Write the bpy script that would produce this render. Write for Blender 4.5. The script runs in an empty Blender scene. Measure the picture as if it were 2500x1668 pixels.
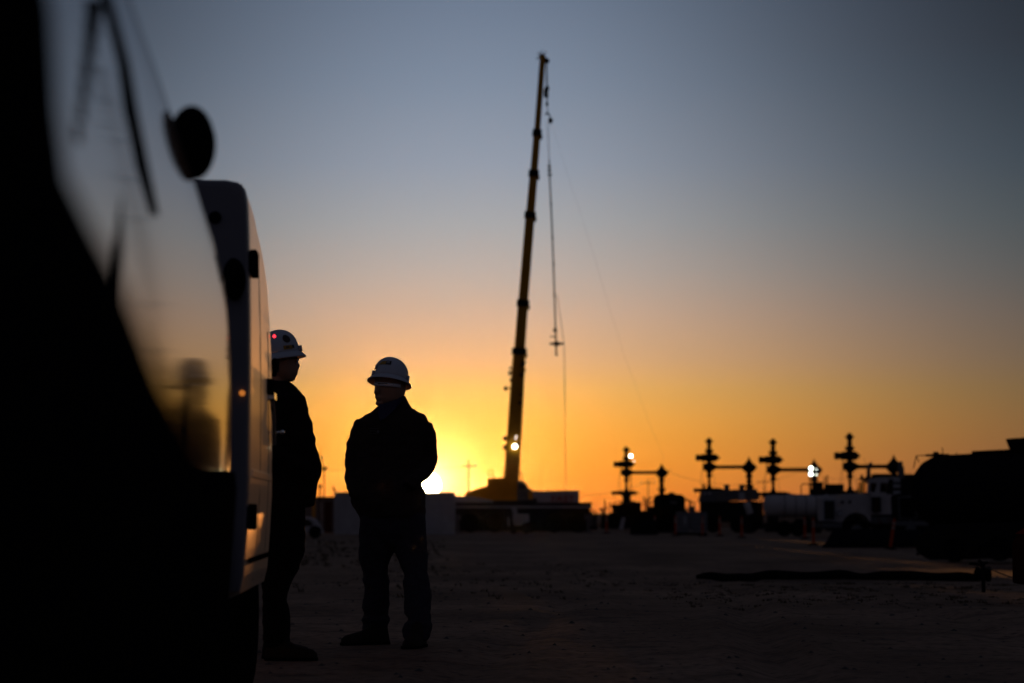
import bpy, bmesh, math, random
from mathutils import Vector, Matrix, noise
R = math.radians
random.seed(7)
S = bpy.context.scene
C = S.collection

# ------------------------------------------------------------------ camera
CAMH, FPX = 0.86, 5903.0            # eye height in metres, 85 mm lens in pixels of a 2500 px wide frame
PITCH = math.atan(416 / FPX)
cd = bpy.data.cameras.new('camera'); cam = bpy.data.objects.new('camera', cd); C.objects.link(cam)
cam.location = (0, 0, CAMH); cam.rotation_euler = (R(90) + PITCH, 0, 0)
cd.lens = 85; cd.sensor_width = 36; cd.clip_start = 0.05; cd.clip_end = 6000
cd.dof.use_dof = True; cd.dof.focus_distance = 16.6; cd.dof.aperture_fstop = 2.7
S.camera = cam
S.view_settings.view_transform = 'Standard'; S.view_settings.look = 'None'
S.view_settings.exposure = 0; S.view_settings.gamma = 1
S.cycles.sample_clamp_indirect = 1.5; S.cycles.max_bounces = 6; S.cycles.diffuse_bounces = 2; S.cycles.glossy_bounces = 3
S.cycles.volume_bounces = 0; S.cycles.caustics_reflective = False; S.cycles.caustics_refractive = False

def W(px, py, Y):
    """where the sight line through that point of the photograph reaches the distance Y"""
    u = (px - 1250) / FPX; v = (834 - py) / FPX
    dy = math.cos(PITCH) - v * math.sin(PITCH); dz = math.sin(PITCH) + v * math.cos(PITCH)
    t = Y / dy
    return Vector((t * u, Y, CAMH + t * dz))

# ------------------------------------------------------------------ sky and sun
sund = W(1047, 1184, 1.0) - Vector((0, 0, CAMH)); sund.normalize()
wd = bpy.data.worlds.new('World'); S.world = wd; wd.use_nodes = True
nt = wd.node_tree; N = nt.nodes; L = nt.links
for n in list(N): N.remove(n)
def nd(t, **k):
    n = N.new(t)
    for a, b in k.items(): setattr(n, a, b)
    return n
def mth(op, a, b=None, c=None):
    n = nd('ShaderNodeMath', operation=op)
    for i, v in enumerate((a, b, c)):
        if v is None: continue
        if isinstance(v, (int, float)): n.inputs[i].default_value = v
        else: L.new(v, n.inputs[i])
    return n.outputs[0]
def vscale(col, f):
    n = nd('ShaderNodeVectorMath', operation='SCALE')
    if isinstance(col, tuple): n.inputs[0].default_value = col
    else: L.new(col, n.inputs[0])
    if isinstance(f, (int, float)): n.inputs['Scale'].default_value = f
    else: L.new(f, n.inputs['Scale'])
    return n.outputs[0]
def vadd(a, b):
    n = nd('ShaderNodeVectorMath', operation='ADD'); L.new(a, n.inputs[0]); L.new(b, n.inputs[1]); return n.outputs[0]
def s2l(c): return tuple((v / 255 / 12.92) if v / 255 < .04045 else ((v / 255 + .055) / 1.055) ** 2.4 for v in c)
tc = nd('ShaderNodeTexCoord')
nrm = nd('ShaderNodeVectorMath', operation='NORMALIZE'); L.new(tc.outputs['Generated'], nrm.inputs[0])
sep = nd('ShaderNodeSeparateXYZ'); L.new(nrm.outputs[0], sep.inputs[0])
X_, Y_, Z_ = sep.outputs
elev = mth('MULTIPLY', mth('ARCSINE', Z_), 180 / math.pi)
def ramp(fac, lo, hi, stops):
    mr = nd('ShaderNodeMapRange'); L.new(fac, mr.inputs[0]); mr.inputs[1].default_value = lo; mr.inputs[2].default_value = hi
    r = nd('ShaderNodeValToRGB'); L.new(mr.outputs[0], r.inputs[0]); cr = r.color_ramp
    while len(cr.elements) > 1: cr.elements.remove(cr.elements[-1])
    for i, (p, c) in enumerate(stops):
        e = cr.elements[0] if i == 0 else cr.elements.new((p - lo) / (hi - lo))
        e.position = (p - lo) / (hi - lo); e.color = (*c, 1)
    return r.outputs[0]
SKY = [(-1, (60, 35, 25)), (-.1, (150, 78, 38)), (.1, (232, 122, 44)), (.4, (244, 138, 42)), (1.2, (249, 155, 48)), (2.0, (250, 170, 66)),
       (2.8, (240, 178, 92)), (3.6, (226, 177, 128)), (4.6, (210, 176, 150)), (5.6, (189, 174, 164)), (6.8, (168, 168, 170)), (8.2, (148, 156, 170)),
       (10.2, (126, 139, 158)), (12.6, (104, 118, 139)), (18, (80, 94, 116)), (30, (56, 68, 90)), (60, (40, 50, 72)), (90, (34, 44, 66))]
up = ramp(elev, -1, 90, [(p, s2l(c)) for p, c in SKY])
# angle in azimuth from the brightest part of the sky, in degrees
az = mth('MULTIPLY', mth('ARCTAN2', X_, Y_), 180 / math.pi)
daz = mth('DIVIDE', mth('ADD', az, .9), 9.4)
g = mth('EXPONENT', mth('MULTIPLY', mth('MULTIPLY', daz, daz), -1.0))
fall = mth('ADD', mth('MULTIPLY', g, .83), .17)
gi = mth('SUBTRACT', 1.0, g)
e01 = nd('ShaderNodeMapRange'); L.new(elev, e01.inputs[0]); e01.inputs[1].default_value = 0; e01.inputs[2].default_value = 11; e01 = e01.outputs[0]
front = vscale(up, mth('MULTIPLY', fall, mth('SUBTRACT', 1.0, mth('MULTIPLY', mth('MULTIPLY', e01, gi), .5))))
front = vadd(front, vscale((-.02, .022, .042), mth('MULTIPLY', gi, mth('SUBTRACT', 1.0, e01))))
back = ramp(elev, -1, 90, [(-1, (.010, .009, .010)), (0, (.038, .032, .036)), (10, (.046, .046, .062)), (35, (.036, .041, .060)), (90, (.022, .028, .045))])
dots = nd('ShaderNodeVectorMath', operation='DOT_PRODUCT'); L.new(nrm.outputs[0], dots.inputs[0]); dots.inputs[1].default_value = (0, 1, 0)
mb = nd('ShaderNodeMapRange'); L.new(dots.outputs['Value'], mb.inputs[0]); mb.inputs[1].default_value = .90; mb.inputs[2].default_value = .2
mb.interpolation_type = 'SMOOTHSTEP'
mx = nd('ShaderNodeMix', data_type='RGBA'); L.new(mb.outputs[0], mx.inputs['Factor'])
L.new(front, mx.inputs[6]); L.new(back, mx.inputs[7])
# glow round the sun
ds = nd('ShaderNodeVectorMath', operation='DISTANCE'); L.new(nrm.outputs[0], ds.inputs[0]); ds.inputs[1].default_value = tuple(sund)
psi = mth('MULTIPLY', ds.outputs['Value'], 180 / math.pi)
gl1 = mth('EXPONENT', mth('MULTIPLY', psi, -1 / .40))
gl2 = mth('EXPONENT', mth('MULTIPLY', psi, -1 / 1.3))
disc = mth('LESS_THAN', psi, .27)
col = mx.outputs[2]
col = vadd(col, vscale((2.0, 1.5, .95), gl1))
col = vadd(col, vscale((.14, .11, .02), gl2))
col = vadd(col, vscale((40., 30., 16.), disc))
bgn = nd('ShaderNodeBackground'); L.new(col, bgn.inputs[0]); bgn.inputs[1].default_value = 1.0
out = nd('ShaderNodeOutputWorld'); L.new(bgn.outputs[0], out.inputs[0])
sl = bpy.data.lights.new('sun', 'SUN'); sl.energy = 5.0; sl.angle = R(.5); sl.color = (1.0, .40, .10)
so = bpy.data.objects.new('sun', sl); C.objects.link(so)
so.rotation_euler = Vector((sund.x + .0068, sund.y, sund.z * .8)).to_track_quat('Z', 'Y').to_euler()

# ------------------------------------------------------------------ materials
def mat(name, c, rough=.6, metal=0., var=.25, scale=6., bump=0., bscale=40., spec=.5, coat=0., emit=None, es=0.):
    m = bpy.data.materials.new(name); m.use_nodes = True; t = m.node_tree; p = t.nodes['Principled BSDF']
    p.inputs['Roughness'].default_value = rough; p.inputs['Metallic'].default_value = metal
    p.inputs['Specular IOR Level'].default_value = spec; p.inputs['Coat Weight'].default_value = coat
    if emit:
        p.inputs['Emission Color'].default_value = (*emit, 1); p.inputs['Emission Strength'].default_value = es
    co = t.nodes.new('ShaderNodeTexCoord')
    nz = t.nodes.new('ShaderNodeTexNoise'); nz.inputs['Scale'].default_value = scale; nz.inputs['Detail'].default_value = 5
    t.links.new(co.outputs['Object'], nz.inputs['Vector'])
    mxn = t.nodes.new('ShaderNodeMix'); mxn.data_type = 'RGBA'; t.links.new(nz.outputs['Fac'], mxn.inputs[0])
    mxn.inputs[6].default_value = (*[v * (1 - var) for v in c], 1); mxn.inputs[7].default_value = (*[min(1, v * (1 + var)) for v in c], 1)
    t.links.new(mxn.outputs[2], p.inputs['Base Color'])
    if bump:
        n2 = t.nodes.new('ShaderNodeTexNoise'); n2.inputs['Scale'].default_value = bscale; n2.inputs['Detail'].default_value = 6
        t.links.new(co.outputs['Object'], n2.inputs['Vector'])
        b = t.nodes.new('ShaderNodeBump'); b.inputs['Strength'].default_value = bump; b.inputs['Distance'].default_value = .02
        t.links.new(n2.outputs['Fac'], b.inputs['Height']); t.links.new(b.outputs[0], p.inputs['Normal'])
    return m
M = dict(
    black=mat('black_rubber', (.006, .006, .007), .85, spec=0),
    trim=mat('black_plastic', (.006, .006, .007), .9, spec=0),
    tankm=mat('black_tank_coating', (.008, .008, .011), .6, spec=0),
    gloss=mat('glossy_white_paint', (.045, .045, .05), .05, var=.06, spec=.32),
    satin=mat('sun_tinted_satin_paint', (.6, .54, .5), .42, var=.06, spec=.9, coat=.5),
    shade=mat('shaded_rear_paint', (.14, .14, .17), .35, var=.08, spec=.3),  # the van's white paint darkened to carry the shade on its rear
    chrome=mat('chrome', (.8, .8, .8), .12, 1.0, var=.05),
    glassd=mat('tinted_glass', (.01, .01, .012), .05, spec=.5),
    glass=mat('cab_glass', (.09, .07, .05), .08, spec=.5),
    steel=mat('dark_steel', (.014, .013, .014), .7, spec=0),
    grey=mat('grey_steel', (.09, .09, .10), .7, spec=0),
    pale=mat('pale_metal', (.30, .30, .33), .7, spec=0),
    white=mat('dusty_white_paint', (.36, .33, .34), .7, scale=2, spec=0),
    yellow=mat('crane_yellow', (.55, .24, .012), .7, scale=1.5, spec=0),
    boom=mat('boom_yellow', (.42, .19, .015), .7, scale=.8, spec=0),
    red=mat('red_paint', (.10, .010, .008), .7, spec=0),
    redl=mat('red_letter', (.30, .03, .02), .6),
    orange=mat('orange_plastic', (.40, .05, .015), .8, spec=0),
    reflect=mat('white_reflective_band', (.3, .2, .17), .8, spec=0),
    green=mat('green_steel', (.02, .05, .035), .5),
    cloth=mat('dark_jacket_cloth', (.028, .019, .018), .95, var=.4, scale=60, bump=.5, bscale=25, spec=.1),
    cloth2=mat('black_jacket_cloth', (.009, .007, .007), .95, var=.4, scale=60, bump=.4, bscale=25, spec=.05),
    denim=mat('dark_denim', (.026, .021, .030), .9, var=.4, scale=80, bump=.4, bscale=30, spec=.1),
    shirt=mat('blue_shirt_cloth', (.03, .028, .062), .9, var=.3, scale=60, spec=.1),
    skin=mat('skin', (.30, .17, .12), .6, var=.15, scale=30, spec=.25),
    hair=mat('dark_hair', (.006, .005, .004), .8),
    hat=mat('white_hard_hat_shell', (.37, .39, .46), .4, var=.05, scale=12, spec=.4),
    lens=mat('pale_safety_lens', (.75, .75, .85), .15, var=.1, spec=.8),  # clear lens given an opaque pale tone for its bright reflection
    leather=mat('boot_leather', (.012, .008, .006), .8, var=.4, spec=.15),
    ystick=mat('yellow_sticker', (.30, .16, .01), .6),
    bstick=mat('black_sticker', (.01, .01, .012), .6),
    patchm=mat('grey_patch_thread', (.09, .07, .08), .8),
    wood=mat('weathered_wood', (.03, .02, .015), .9),
    rust=mat('rusty_brown_steel', (.035, .010, .008), .8, spec=0),
    wire=mat('thin_cable', (.03, .025, .02), .7),
    lampw=mat('lit_floodlight', (1, 1, 1), .5, emit=(.92, 1.0, .82), es=12),
    lampd=mat('dim_floodlight', (1, 1, 1), .5, emit=(1.0, .9, .8), es=2.5),
    redlamp=mat('red_marker_lens', (.6, .02, .02), .3, emit=(1, .03, .05), es=3),
    amber=mat('amber_marker_lens', (.5, .1, .01), .3, emit=(1, .3, .05), es=.5),
    dryg=mat('dry_grass', (.07, .05, .028), .95, scale=3),
    stone=mat('stone', (.05, .042, .038), .95, scale=9),
)

def layered(name, dif, layers):
    t = M[name].node_tree; p = t.nodes['Principled BSDF']; col = p.inputs['Base Color'].links[0].from_socket
    d = t.nodes.new('ShaderNodeBsdfDiffuse'); t.links.new(col, d.inputs[0]); cur = d.outputs[0]
    for ro, fa, tint in layers:
        g_ = t.nodes.new('ShaderNodeBsdfGlossy'); g_.inputs['Roughness'].default_value = ro; g_.inputs['Color'].default_value = (*tint, 1)
        x_ = t.nodes.new('ShaderNodeMixShader'); x_.inputs[0].default_value = fa
        t.links.new(cur, x_.inputs[1]); t.links.new(g_.outputs[0], x_.inputs[2]); cur = x_.outputs[0]
    t.links.new(cur, t.nodes['Material Output'].inputs['Surface'])
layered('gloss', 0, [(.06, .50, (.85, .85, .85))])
layered('satin', 0, [(.12, .92, (1, .86, .72)), (.40, .72, (1, .86, .72))])  # warm tint in the paint stands in for orange sunlight on the side
_t = M['glass'].node_tree; _tr = _t.nodes.new('ShaderNodeBsdfTransparent'); _tr.inputs[0].default_value = (.6, .5, .36, 1)
_gl = _t.nodes.new('ShaderNodeBsdfGlossy'); _gl.inputs['Roughness'].default_value = .1; _mx = _t.nodes.new('ShaderNodeMixShader'); _mx.inputs[0].default_value = .06
_t.links.new(_tr.outputs[0], _mx.inputs[1]); _t.links.new(_gl.outputs[0], _mx.inputs[2]); _t.links.new(_mx.outputs[0], _t.nodes['Material Output'].inputs['Surface'])

# ------------------------------------------------------------------ mesh builder
class MB:
    def __init__(s): s.v = []; s.f = []
    def add(s, vs, fs):
        b = len(s.v); s.v += [Vector(p) for p in vs]; s.f += [tuple(b + i for i in f) for f in fs]; return s
    def box(s, c, d, rz=0., rx=0., ry=0.):
        m = Matrix.Rotation(rz, 3, 'Z') @ Matrix.Rotation(ry, 3, 'Y') @ Matrix.Rotation(rx, 3, 'X'); c = Vector(c)
        vs = [c + m @ Vector((x * d[0] / 2, y * d[1] / 2, z * d[2] / 2)) for x in (-1, 1) for y in (-1, 1) for z in (-1, 1)]
        return s.add(vs, [(0, 1, 3, 2), (4, 6, 7, 5), (0, 4, 5, 1), (2, 3, 7, 6), (0, 2, 6, 4), (1, 5, 7, 3)])
    def rings(s, rs, cap=True):
        n = len(rs[0]); vs = [p for r in rs for p in r]; fs = []
        for i in range(len(rs) - 1):
            for j in range(n):
                k = (j + 1) % n; fs.append((i * n + j, i * n + k, (i + 1) * n + k, (i + 1) * n + j))
        if cap: fs += [tuple(range(n))[::-1], tuple((len(rs) - 1) * n + j for j in range(n))]
        return s.add(vs, fs)
    def tube(s, pts, rad, n=10, cap=True):
        pts = [Vector(p) for p in pts]
        if isinstance(rad, (int, float)): rad = [rad] * len(pts)
        rs = []; ref = None
        for i, p in enumerate(pts):
            a = pts[max(0, i - 1)]; b = pts[min(len(pts) - 1, i + 1)]; t = (b - a).normalized()
            if ref is None: ref = t.orthogonal().normalized()
            ref = (ref - t * ref.dot(t)).normalized(); w = t.cross(ref)
            rs.append([p + (ref * math.cos(2 * math.pi * j / n) + w * math.sin(2 * math.pi * j / n)) * max(rad[i], 1e-4) for j in range(n)])
        return s.rings(rs, cap)
    def lathe(s, o, prof, ax='Z', n=18, sy=1.):
        """profile of (distance along the axis, radius)"""
        o = Vector(o); rs = []
        for h, r in prof:
            r = max(r, 1e-4); ring = []
            for j in range(n):
                c_, s_ = math.cos(2 * math.pi * j / n) * r, math.sin(2 * math.pi * j / n) * r * sy
                ring.append(o + Vector({'Z': (c_, s_, h), 'X': (h, c_, s_), 'Y': (c_, h, s_)}[ax]))
            rs.append(ring)
        return s.rings(rs)
    def prism(s, poly, y0, y1):
        """polygon of (x, z) given a depth from y0 to y1"""
        n = len(poly)
        return s.rings([[Vector((x, y0, z)) for x, z in poly], [Vector((x, y1, z)) for x, z in poly]])
    def mesh(s, name):
        me = bpy.data.meshes.new(name); me.from_pydata([tuple(p) for p in s.v], [], s.f); me.update()
        bm = bmesh.new(); bm.from_mesh(me); bmesh.ops.recalc_face_normals(bm, faces=bm.faces[:]); bm.to_mesh(me); bm.free()
        return me
    def build(s, name, m, parent=None, smooth=False, bevel=0.):
        o = bpy.data.objects.new(name, s.mesh(name)); C.objects.link(o); o.data.materials.append(m)
        if parent: o.parent = parent; o.location = -parent['_o'] if False else (0, 0, 0); o.matrix_parent_inverse = Matrix.Translation(-Vector(parent.get('_loc', (0, 0, 0))))
        if smooth:
            for p in o.data.polygons: p.use_smooth = True
        if bevel:
            b = o.modifiers.new('bevel', 'BEVEL'); b.width = bevel; b.segments = 2; b.limit_method = 'ANGLE'
        return o
def tag(o, label=None, cat=None, group=None, kind=None):
    if label: o['label'] = label
    if cat: o['category'] = cat
    if group: o['group'] = group
    if kind: o['kind'] = kind
    return o
LOCS = {}
def thing(name, loc, label, cat, group=None, rz=0.):
    o = bpy.data.objects.new(name, None); C.objects.link(o); o.location = loc; o.rotation_euler = (0, 0, rz)
    o.empty_display_size = .3
    return tag(o, label, cat, group)
def part(mb, name, m, parent, smooth=False, bevel=0., label=None):
    """mb holds coordinates local to its parent"""
    o = bpy.data.objects.new(name, mb.mesh(name)); C.objects.link(o); o.data.materials.append(M[m]); o.parent = parent
    if smooth:
        for p in o.data.polygons: p.use_smooth = True
    if bevel:
        b = o.modifiers.new('bevel', 'BEVEL'); b.width = bevel; b.segments = 2; b.limit_method = 'ANGLE'
    if label: o['label'] = label
    return o
def copy_tree(o, parent=None):
    c = o.copy(); C.objects.link(c)
    if parent: c.parent = parent
    for ch in list(o.children): copy_tree(ch, c)
    return c
def ss(a, b, x):
    t = min(1, max(0, (x - a) / (b - a))); return t * t * (3 - 2 * t)

# ------------------------------------------------------------------ ground
def gz(x, y):
    z = -.43 * ss(17, 62, y)
    if y > 16.5 or abs(x) > 2.2:
        k = ss(0, 6, max(y - 16.5, abs(x) - 2.2))
        z += k * (.05 * noise.noise(Vector((x * .12, y * .12, 0))) + .022 * noise.noise(Vector((x * .6, y * .5, 3))))
    z += .008 * noise.noise(Vector((x * .9, y * .9, 5)))
    if 6 < y < 75:
        for x0_, sl_, cv in ((.9, .03, .0012), (2.55, .03, .0012), (-1.2, .075, .0), (.45, .075, .0), (6.0, -.11, .0), (7.6, -.11, .0)):
            q_ = x - (x0_ + sl_ * y + cv * y * y); z += -.028 * math.exp(-(q_ / .16) ** 2) + .012 * math.exp(-((abs(q_) - .3) / .12) ** 2)
    if y > 70: z = z * (1 - ss(70, 110, y)) - .43 * ss(70, 110, y)
    return z
ys = [-60, -20, -5]; y = 0.
while y < 130: ys.append(y); y += .12 if y < 24 else (.35 if y < 70 else 2.)
ys += [150, 190, 260, 400, 700, 1200, 2600]
xs = sorted([s * x for s in (-1, 1) for x in ([.1 + .15 * i for i in range(26)] + [4.2, 5, 6, 7.5, 9, 11, 13, 16, 20, 26, 35, 50, 80, 150, 300, 700, 1500])])
mb = MB(); vs = [(x, y, gz(x, y)) for y in ys for x in xs]; nx = len(xs)
mb.add(vs, [(j * nx + i, j * nx + i + 1, (j + 1) * nx + i + 1, (j + 1) * nx + i) for j in range(len(ys) - 1) for i in range(nx - 1)])
gm = bpy.data.materials.new('packed_dirt'); gm.use_nodes = True; t = gm.node_tree; p = t.nodes['Principled BSDF']
p.inputs['Roughness'].default_value = .95; p.inputs['Specular IOR Level'].default_value = .12
co = t.nodes.new('ShaderNodeTexCoord')
def gnoise(sc, det, sy=1.):
    mp = t.nodes.new('ShaderNodeMapping'); mp.inputs['Scale'].default_value = (1, sy, 1); t.links.new(co.outputs['Object'], mp.inputs[0])
    n = t.nodes.new('ShaderNodeTexNoise'); n.inputs['Scale'].default_value = sc; n.inputs['Detail'].default_value = det; t.links.new(mp.outputs[0], n.inputs['Vector']); return n.outputs['Fac']
n1, n2, n3 = gnoise(.35, 6, .6), gnoise(2.2, 8), gnoise(13, 9)
def gmix(a, b, f, lo=.35, hi=.65):
    r = t.nodes.new('ShaderNodeMapRange'); r.inputs[1].default_value = lo; r.inputs[2].default_value = hi; t.links.new(f, r.inputs[0])
    x = t.nodes.new('ShaderNodeMix'); x.data_type = 'RGBA'; t.links.new(r.outputs[0], x.inputs[0])
    for i, v in ((6, a), (7, b)):
        if isinstance(v, tuple): x.inputs[i].default_value = (*v, 1)
        else: t.links.new(v, x.inputs[i])
    return x.outputs[2]
GA = 2.15
c1 = gmix(tuple(GA * v for v in (.052, .031, .022)), tuple(GA * v for v in (.125, .078, .056)), n1)
c2 = gmix(tuple(GA * v for v in (.042, .027, .020)), c1, n2, .3, .5)
c3 = gmix(tuple(GA * v for v in (.026, .017, .013)), c2, n3, .32, .5)
t.links.new(c3, p.inputs['Base Color'])
ad = t.nodes.new('ShaderNodeMath'); ad.operation = 'MULTIPLY_ADD'; t.links.new(n3, ad.inputs[0]); ad.inputs[1].default_value = .25; t.links.new(n2, ad.inputs[2])
b = t.nodes.new('ShaderNodeBump'); b.inputs['Strength'].default_value = .8; b.inputs['Distance'].default_value = .09
t.links.new(ad.outputs[0], b.inputs['Height']); t.links.new(b.outputs[0], p.inputs['Normal'])
go = mb.build('ground', gm, smooth=True); tag(go, 'packed bare dirt yard with ruts and loose stones', 'ground', kind='structure')

mb = MB(); rs = []  # low berm added behind the equipment to shade the ground in the gaps
for i in range(81):
    x = -75 + i * 2.; h_ = 1.12 + .10 * noise.noise(Vector((x * .13, 0, 2))); w_ = 2.6 + noise.noise(Vector((x * .1, 4, 2)))
    rs.append([Vector((x, 205 - w_, -.6)), Vector((x, 205 - w_ * .5, -.43 + h_ * .6)), Vector((x, 205, -.43 + h_)), Vector((x, 205.6, -.43 + h_)), Vector((x, 205 + w_, -.6))])
mb.rings(rs); bo = mb.build('berm', gm, smooth=True); tag(bo, 'low earth berm added at the far edge to keep low sun off the yard', 'berm', kind='structure')

# loose stones and dry grass nobody could count
mb = MB()
for i in range(1500):
    y = 9 + 40 * random.random() ** 1.4; x = (random.random() - .5) * (3 + y * .5)
    if abs(x + 2) < .9 and y < 12: continue
    r = random.uniform(.006, .022) * (1 + y * .02); z = gz(x, y)
    a = random.random() * 6.28; vs = []
    for k in range(5): vs.append((x + r * math.cos(a + k * 1.257) * random.uniform(.7, 1.2), y + r * math.sin(a + k * 1.257), z - .002))
    vs.append((x, y, z + r * random.uniform(.35, .7)))
    mb.add(vs, [(k, (k + 1) % 5, 5) for k in range(5)])
tag(mb.build('gravel', M['stone']), 'small loose stones scattered over the dirt', 'gravel', kind='stuff')
mb = MB()
def tuft(x, y, h, n):
    z = gz(x, y) - .01
    for k in range(n):
        a = random.random() * 6.28; l = h * random.uniform(.5, 1.1); dx, dy = math.cos(a) * l * .5, math.sin(a) * l * .5
        bx, by = x + random.uniform(-.05, .05), y + random.uniform(-.05, .05); w = .004 + y * .00012
        mb.add([(bx - w, by, z), (bx + w, by, z), (bx + dx * .5 + w * .6, by + dy * .5, z + l * .7), (bx + dx, by + dy, z + l * .95)], [(0, 1, 2), (0, 2, 3)])
for i in range(500):
    y = random.uniform(22, 34); x = random.uniform(1.5, 7.5); tuft(x, y, random.uniform(.015, .04), 12)
for i in range(260):
    y = random.uniform(55, 110); x = random.uniform(-9.5, -2.5) * y / 100; tuft(x, y, random.uniform(.04, .14), 9)
for i in range(150):
    y = random.uniform(24, 60); x = random.uniform(-3, 2); tuft(x, y, random.uniform(.03, .07), 6)
tag(mb.build('dry_grass', M['dryg']), 'low dry grass and weeds growing in patches on the dirt', 'grass', kind='stuff')

# ------------------------------------------------------------------ the two parked vans on the left
SL = .0693
def side(s, off, z):
    """s metres along the row of vans, off metres out from their common side plane (to the right), height z"""
    t = Vector((-SL, 1, 0)).normalized(); n = Vector((1, SL, 0)).normalized()
    return Vector((-.339, 0, z)) + t * s + n * off
def van_shell(mb, stations, width):
    """stations: (s, list of (off, z)) of the right half section, mirrored about the middle of the van"""
    rs = []
    for s, prof in stations:
        sh = lambda z: -.9 * ss(1.25, .35, z) * ss(7.0, 7.86, s)
        ring = [side(s + sh(z), o, z) for o, z in prof] + [side(s + sh(z), -width - o, z) for o, z in reversed(prof)]
        rs.append(ring)
    mb.rings(rs)
# near van
nv = thing('parked_van', (0, 0, 0), 'nearest white van at far left, glossy side mirroring the sunset and the men', 'van')
def nprof(top, ins=0.):
    base = [(-.10, .34), (-.045, .42), (-.022, .62), (-.008, .80), (0, .90), (0, 1.0), (0, 1.15), (-.001, 1.30), (-.004, 1.42), (-.010, 1.54), (-.020, 1.64), (-.045, 1.72), (-.10, 1.77), (-.4, 1.80)]
    k = (top - .9) / (1.80 - .9)
    return [(o - ins, z if z <= .9 else .9 + (z - .9) * k) for o, z in base]
mb = MB()
st = [(1.0, nprof(1.85, .12)), (1.1, nprof(1.88, .02)), (1.6, nprof(1.89)), (3.0, nprof(1.88)), (4.1, nprof(1.86)), (5.0, nprof(1.83)), (5.8, nprof(1.79)),
      (6.6, nprof(1.74)), (7.2, nprof(1.69, .004)), (7.5, nprof(1.66, .012)), (7.7, nprof(1.62, .03)), (7.8, nprof(1.56, .06)), (7.86, nprof(1.45, .12))]
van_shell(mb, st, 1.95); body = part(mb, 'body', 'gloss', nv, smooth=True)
def panel(poly, off0, off1):
    mb = MB(); mb.rings([[side(s, off0, z) for s, z in poly], [side(s, off1, z) for s, z in poly]]); return mb
CL = [(1.15, 1.10), (2.4, 1.10), (3.4, 1.06), (3.9, 1.03), (4.5, .99), (5.0, .97), (5.8, .96), (6.3, .97), (6.8, .98), (7.4, .98), (7.52, .93), (7.3, .75), (6.9, .36), (1.15, .36)]
mb = MB()
lo = [(1.12, 1.5, 0)]
part(panel(CL, -.03, .006), 'dark_reflection_panel', 'trim', nv, label='matt black panel standing in for the dark reflection low on the side')  # black panel stands in for the dark ground mirrored in the lower side
mb = MB(); rs = []
FL = [(1.55, -.06), (1.45, .03), (1.37, .075), (1.283, .094), (1.20, .100), (1.139, .109), (1.085, .135), (1.031, .163), (.959, .191), (.90, .222), (.82, .242), (.70, .252), (.50, .25), (.48, .1), (.48, -.05)]
for s_, k_ in ((1.1, .3), (1.35, .9), (1.6, 1.02), (1.85, 1.03), (2.02, .97), (2.14, .80), (2.24, .5), (2.30, .1)):
    rs.append([side(s_, (o + .05) * k_ - .05, z) for z, o in FL] + [side(s_, -.12, .48), side(s_, -.12, 1.55)])
mb.rings(rs); part(mb, 'fender_flare', 'trim', nv, smooth=True, label='wide matt black fender flare')
mb = MB(); mb.tube([side(3.58, .002, 1.16), side(3.6, .002, 1.25), side(3.66, -.006, 1.34)], .006, 6); part(mb, 'door_seam', 'black', nv)
mb = MB(); mb.tube([side(3.45, -.008, 1.62), side(3.75, -.004, 1.56), side(3.85, -.001, 1.50), side(4.05, .0, 1.44), side(4.3, .002, 1.39)], [.004, .005, .007, .008, .004], 8); part(mb, 'window_trim', 'black', nv)
mb = MB(); mb.tube([side(5.2, .002, 1.0), side(5.2, -.004, 1.2), side(5.22, -.02, 1.4), side(5.3, -.06, 1.55)], .004, 6); part(mb, 'door_seam', 'black', nv)
mb = MB()
for i in range(7): mb.box(side(3.05 + .04 * i, -.004, 1.34 + .035 * i), (.012, .03, .022), rz=SL)
part(mb, 'side_lettering', 'black', nv)
# mirror head on its arm
mb = MB(); c = side(5.66, -.022, 1.725)
mb.rings([[c + Vector((.055 * k * math.cos(a) , dy, .088 * k * math.sin(a))) for a in [2 * math.pi * j / 20 for j in range(20)]] for dy, k in ((-.05, .3), (-.045, .8), (-.02, 1), (.03, .95), (.07, .7), (.09, .3))])
mi = part(mb, 'door_mirror', 'trim', nv, smooth=True)
for s in (2.2, 6.6):
    for off in (-.22, -1.75): part(MB().lathe(side(s, off, .36), [(-.11, .1), (-.11, .33), (-.08, .36), (.08, .36), (.11, .33), (.11, .1)], 'X', 24), 'wheel', 'black', nv)

# second van
def side2(s, off, z):
    t = Vector((-.048, 1, 0)).normalized(); n = Vector((1, .048, 0)).normalized()
    return Vector((-.5986, 0, z)) + t * s + n * off
v2 = thing('parked_van', (0, 0, 0), 'farther white van with sunset light tinted into its side and shade darkened into its rear', 'van')
def vprof(s_, ins=0., top=2.21):
    f = 1 + 2.2 * ss(9.8, 12.2, s_)
    base = [(-.10, .50), (-.035, .53), (-.02, .60), (-.008, .80), (0, .98), (.0, 1.25), (0, 1.45), (-.002 * f, 1.65), (-.006 * f, 1.85), (-.010 * f, 2.0), (-.015 * f, 2.10), (-.022 * f, 2.16), (-.04 * f, 2.20), (-.3, 2.22)]
    k = (top - .5) / (2.21 - .5)
    return [(o - ins + .004, .5 + (z - .5) * k) for o, z in base]
mb = MB()
st2 = [(a_, vprof(a_, i_, t_)) for a_, i_, t_ in ((9.86, 0, 2.21), (10.2, 0, 2.21), (10.7, 0, 2.21), (11.2, 0, 2.19), (11.6, 0, 2.15), (11.85, .01, 2.05), (12.0, .03, 1.9), (12.1, .09, 1.7))]
mb.rings([[side2(a_, o, z) for o, z in pr_] + [side2(a_, -1.98 - o, z) for o, z in reversed(pr_)] for a_, pr_ in st2])
part(mb, 'body', 'satin', v2, smooth=False)
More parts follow.
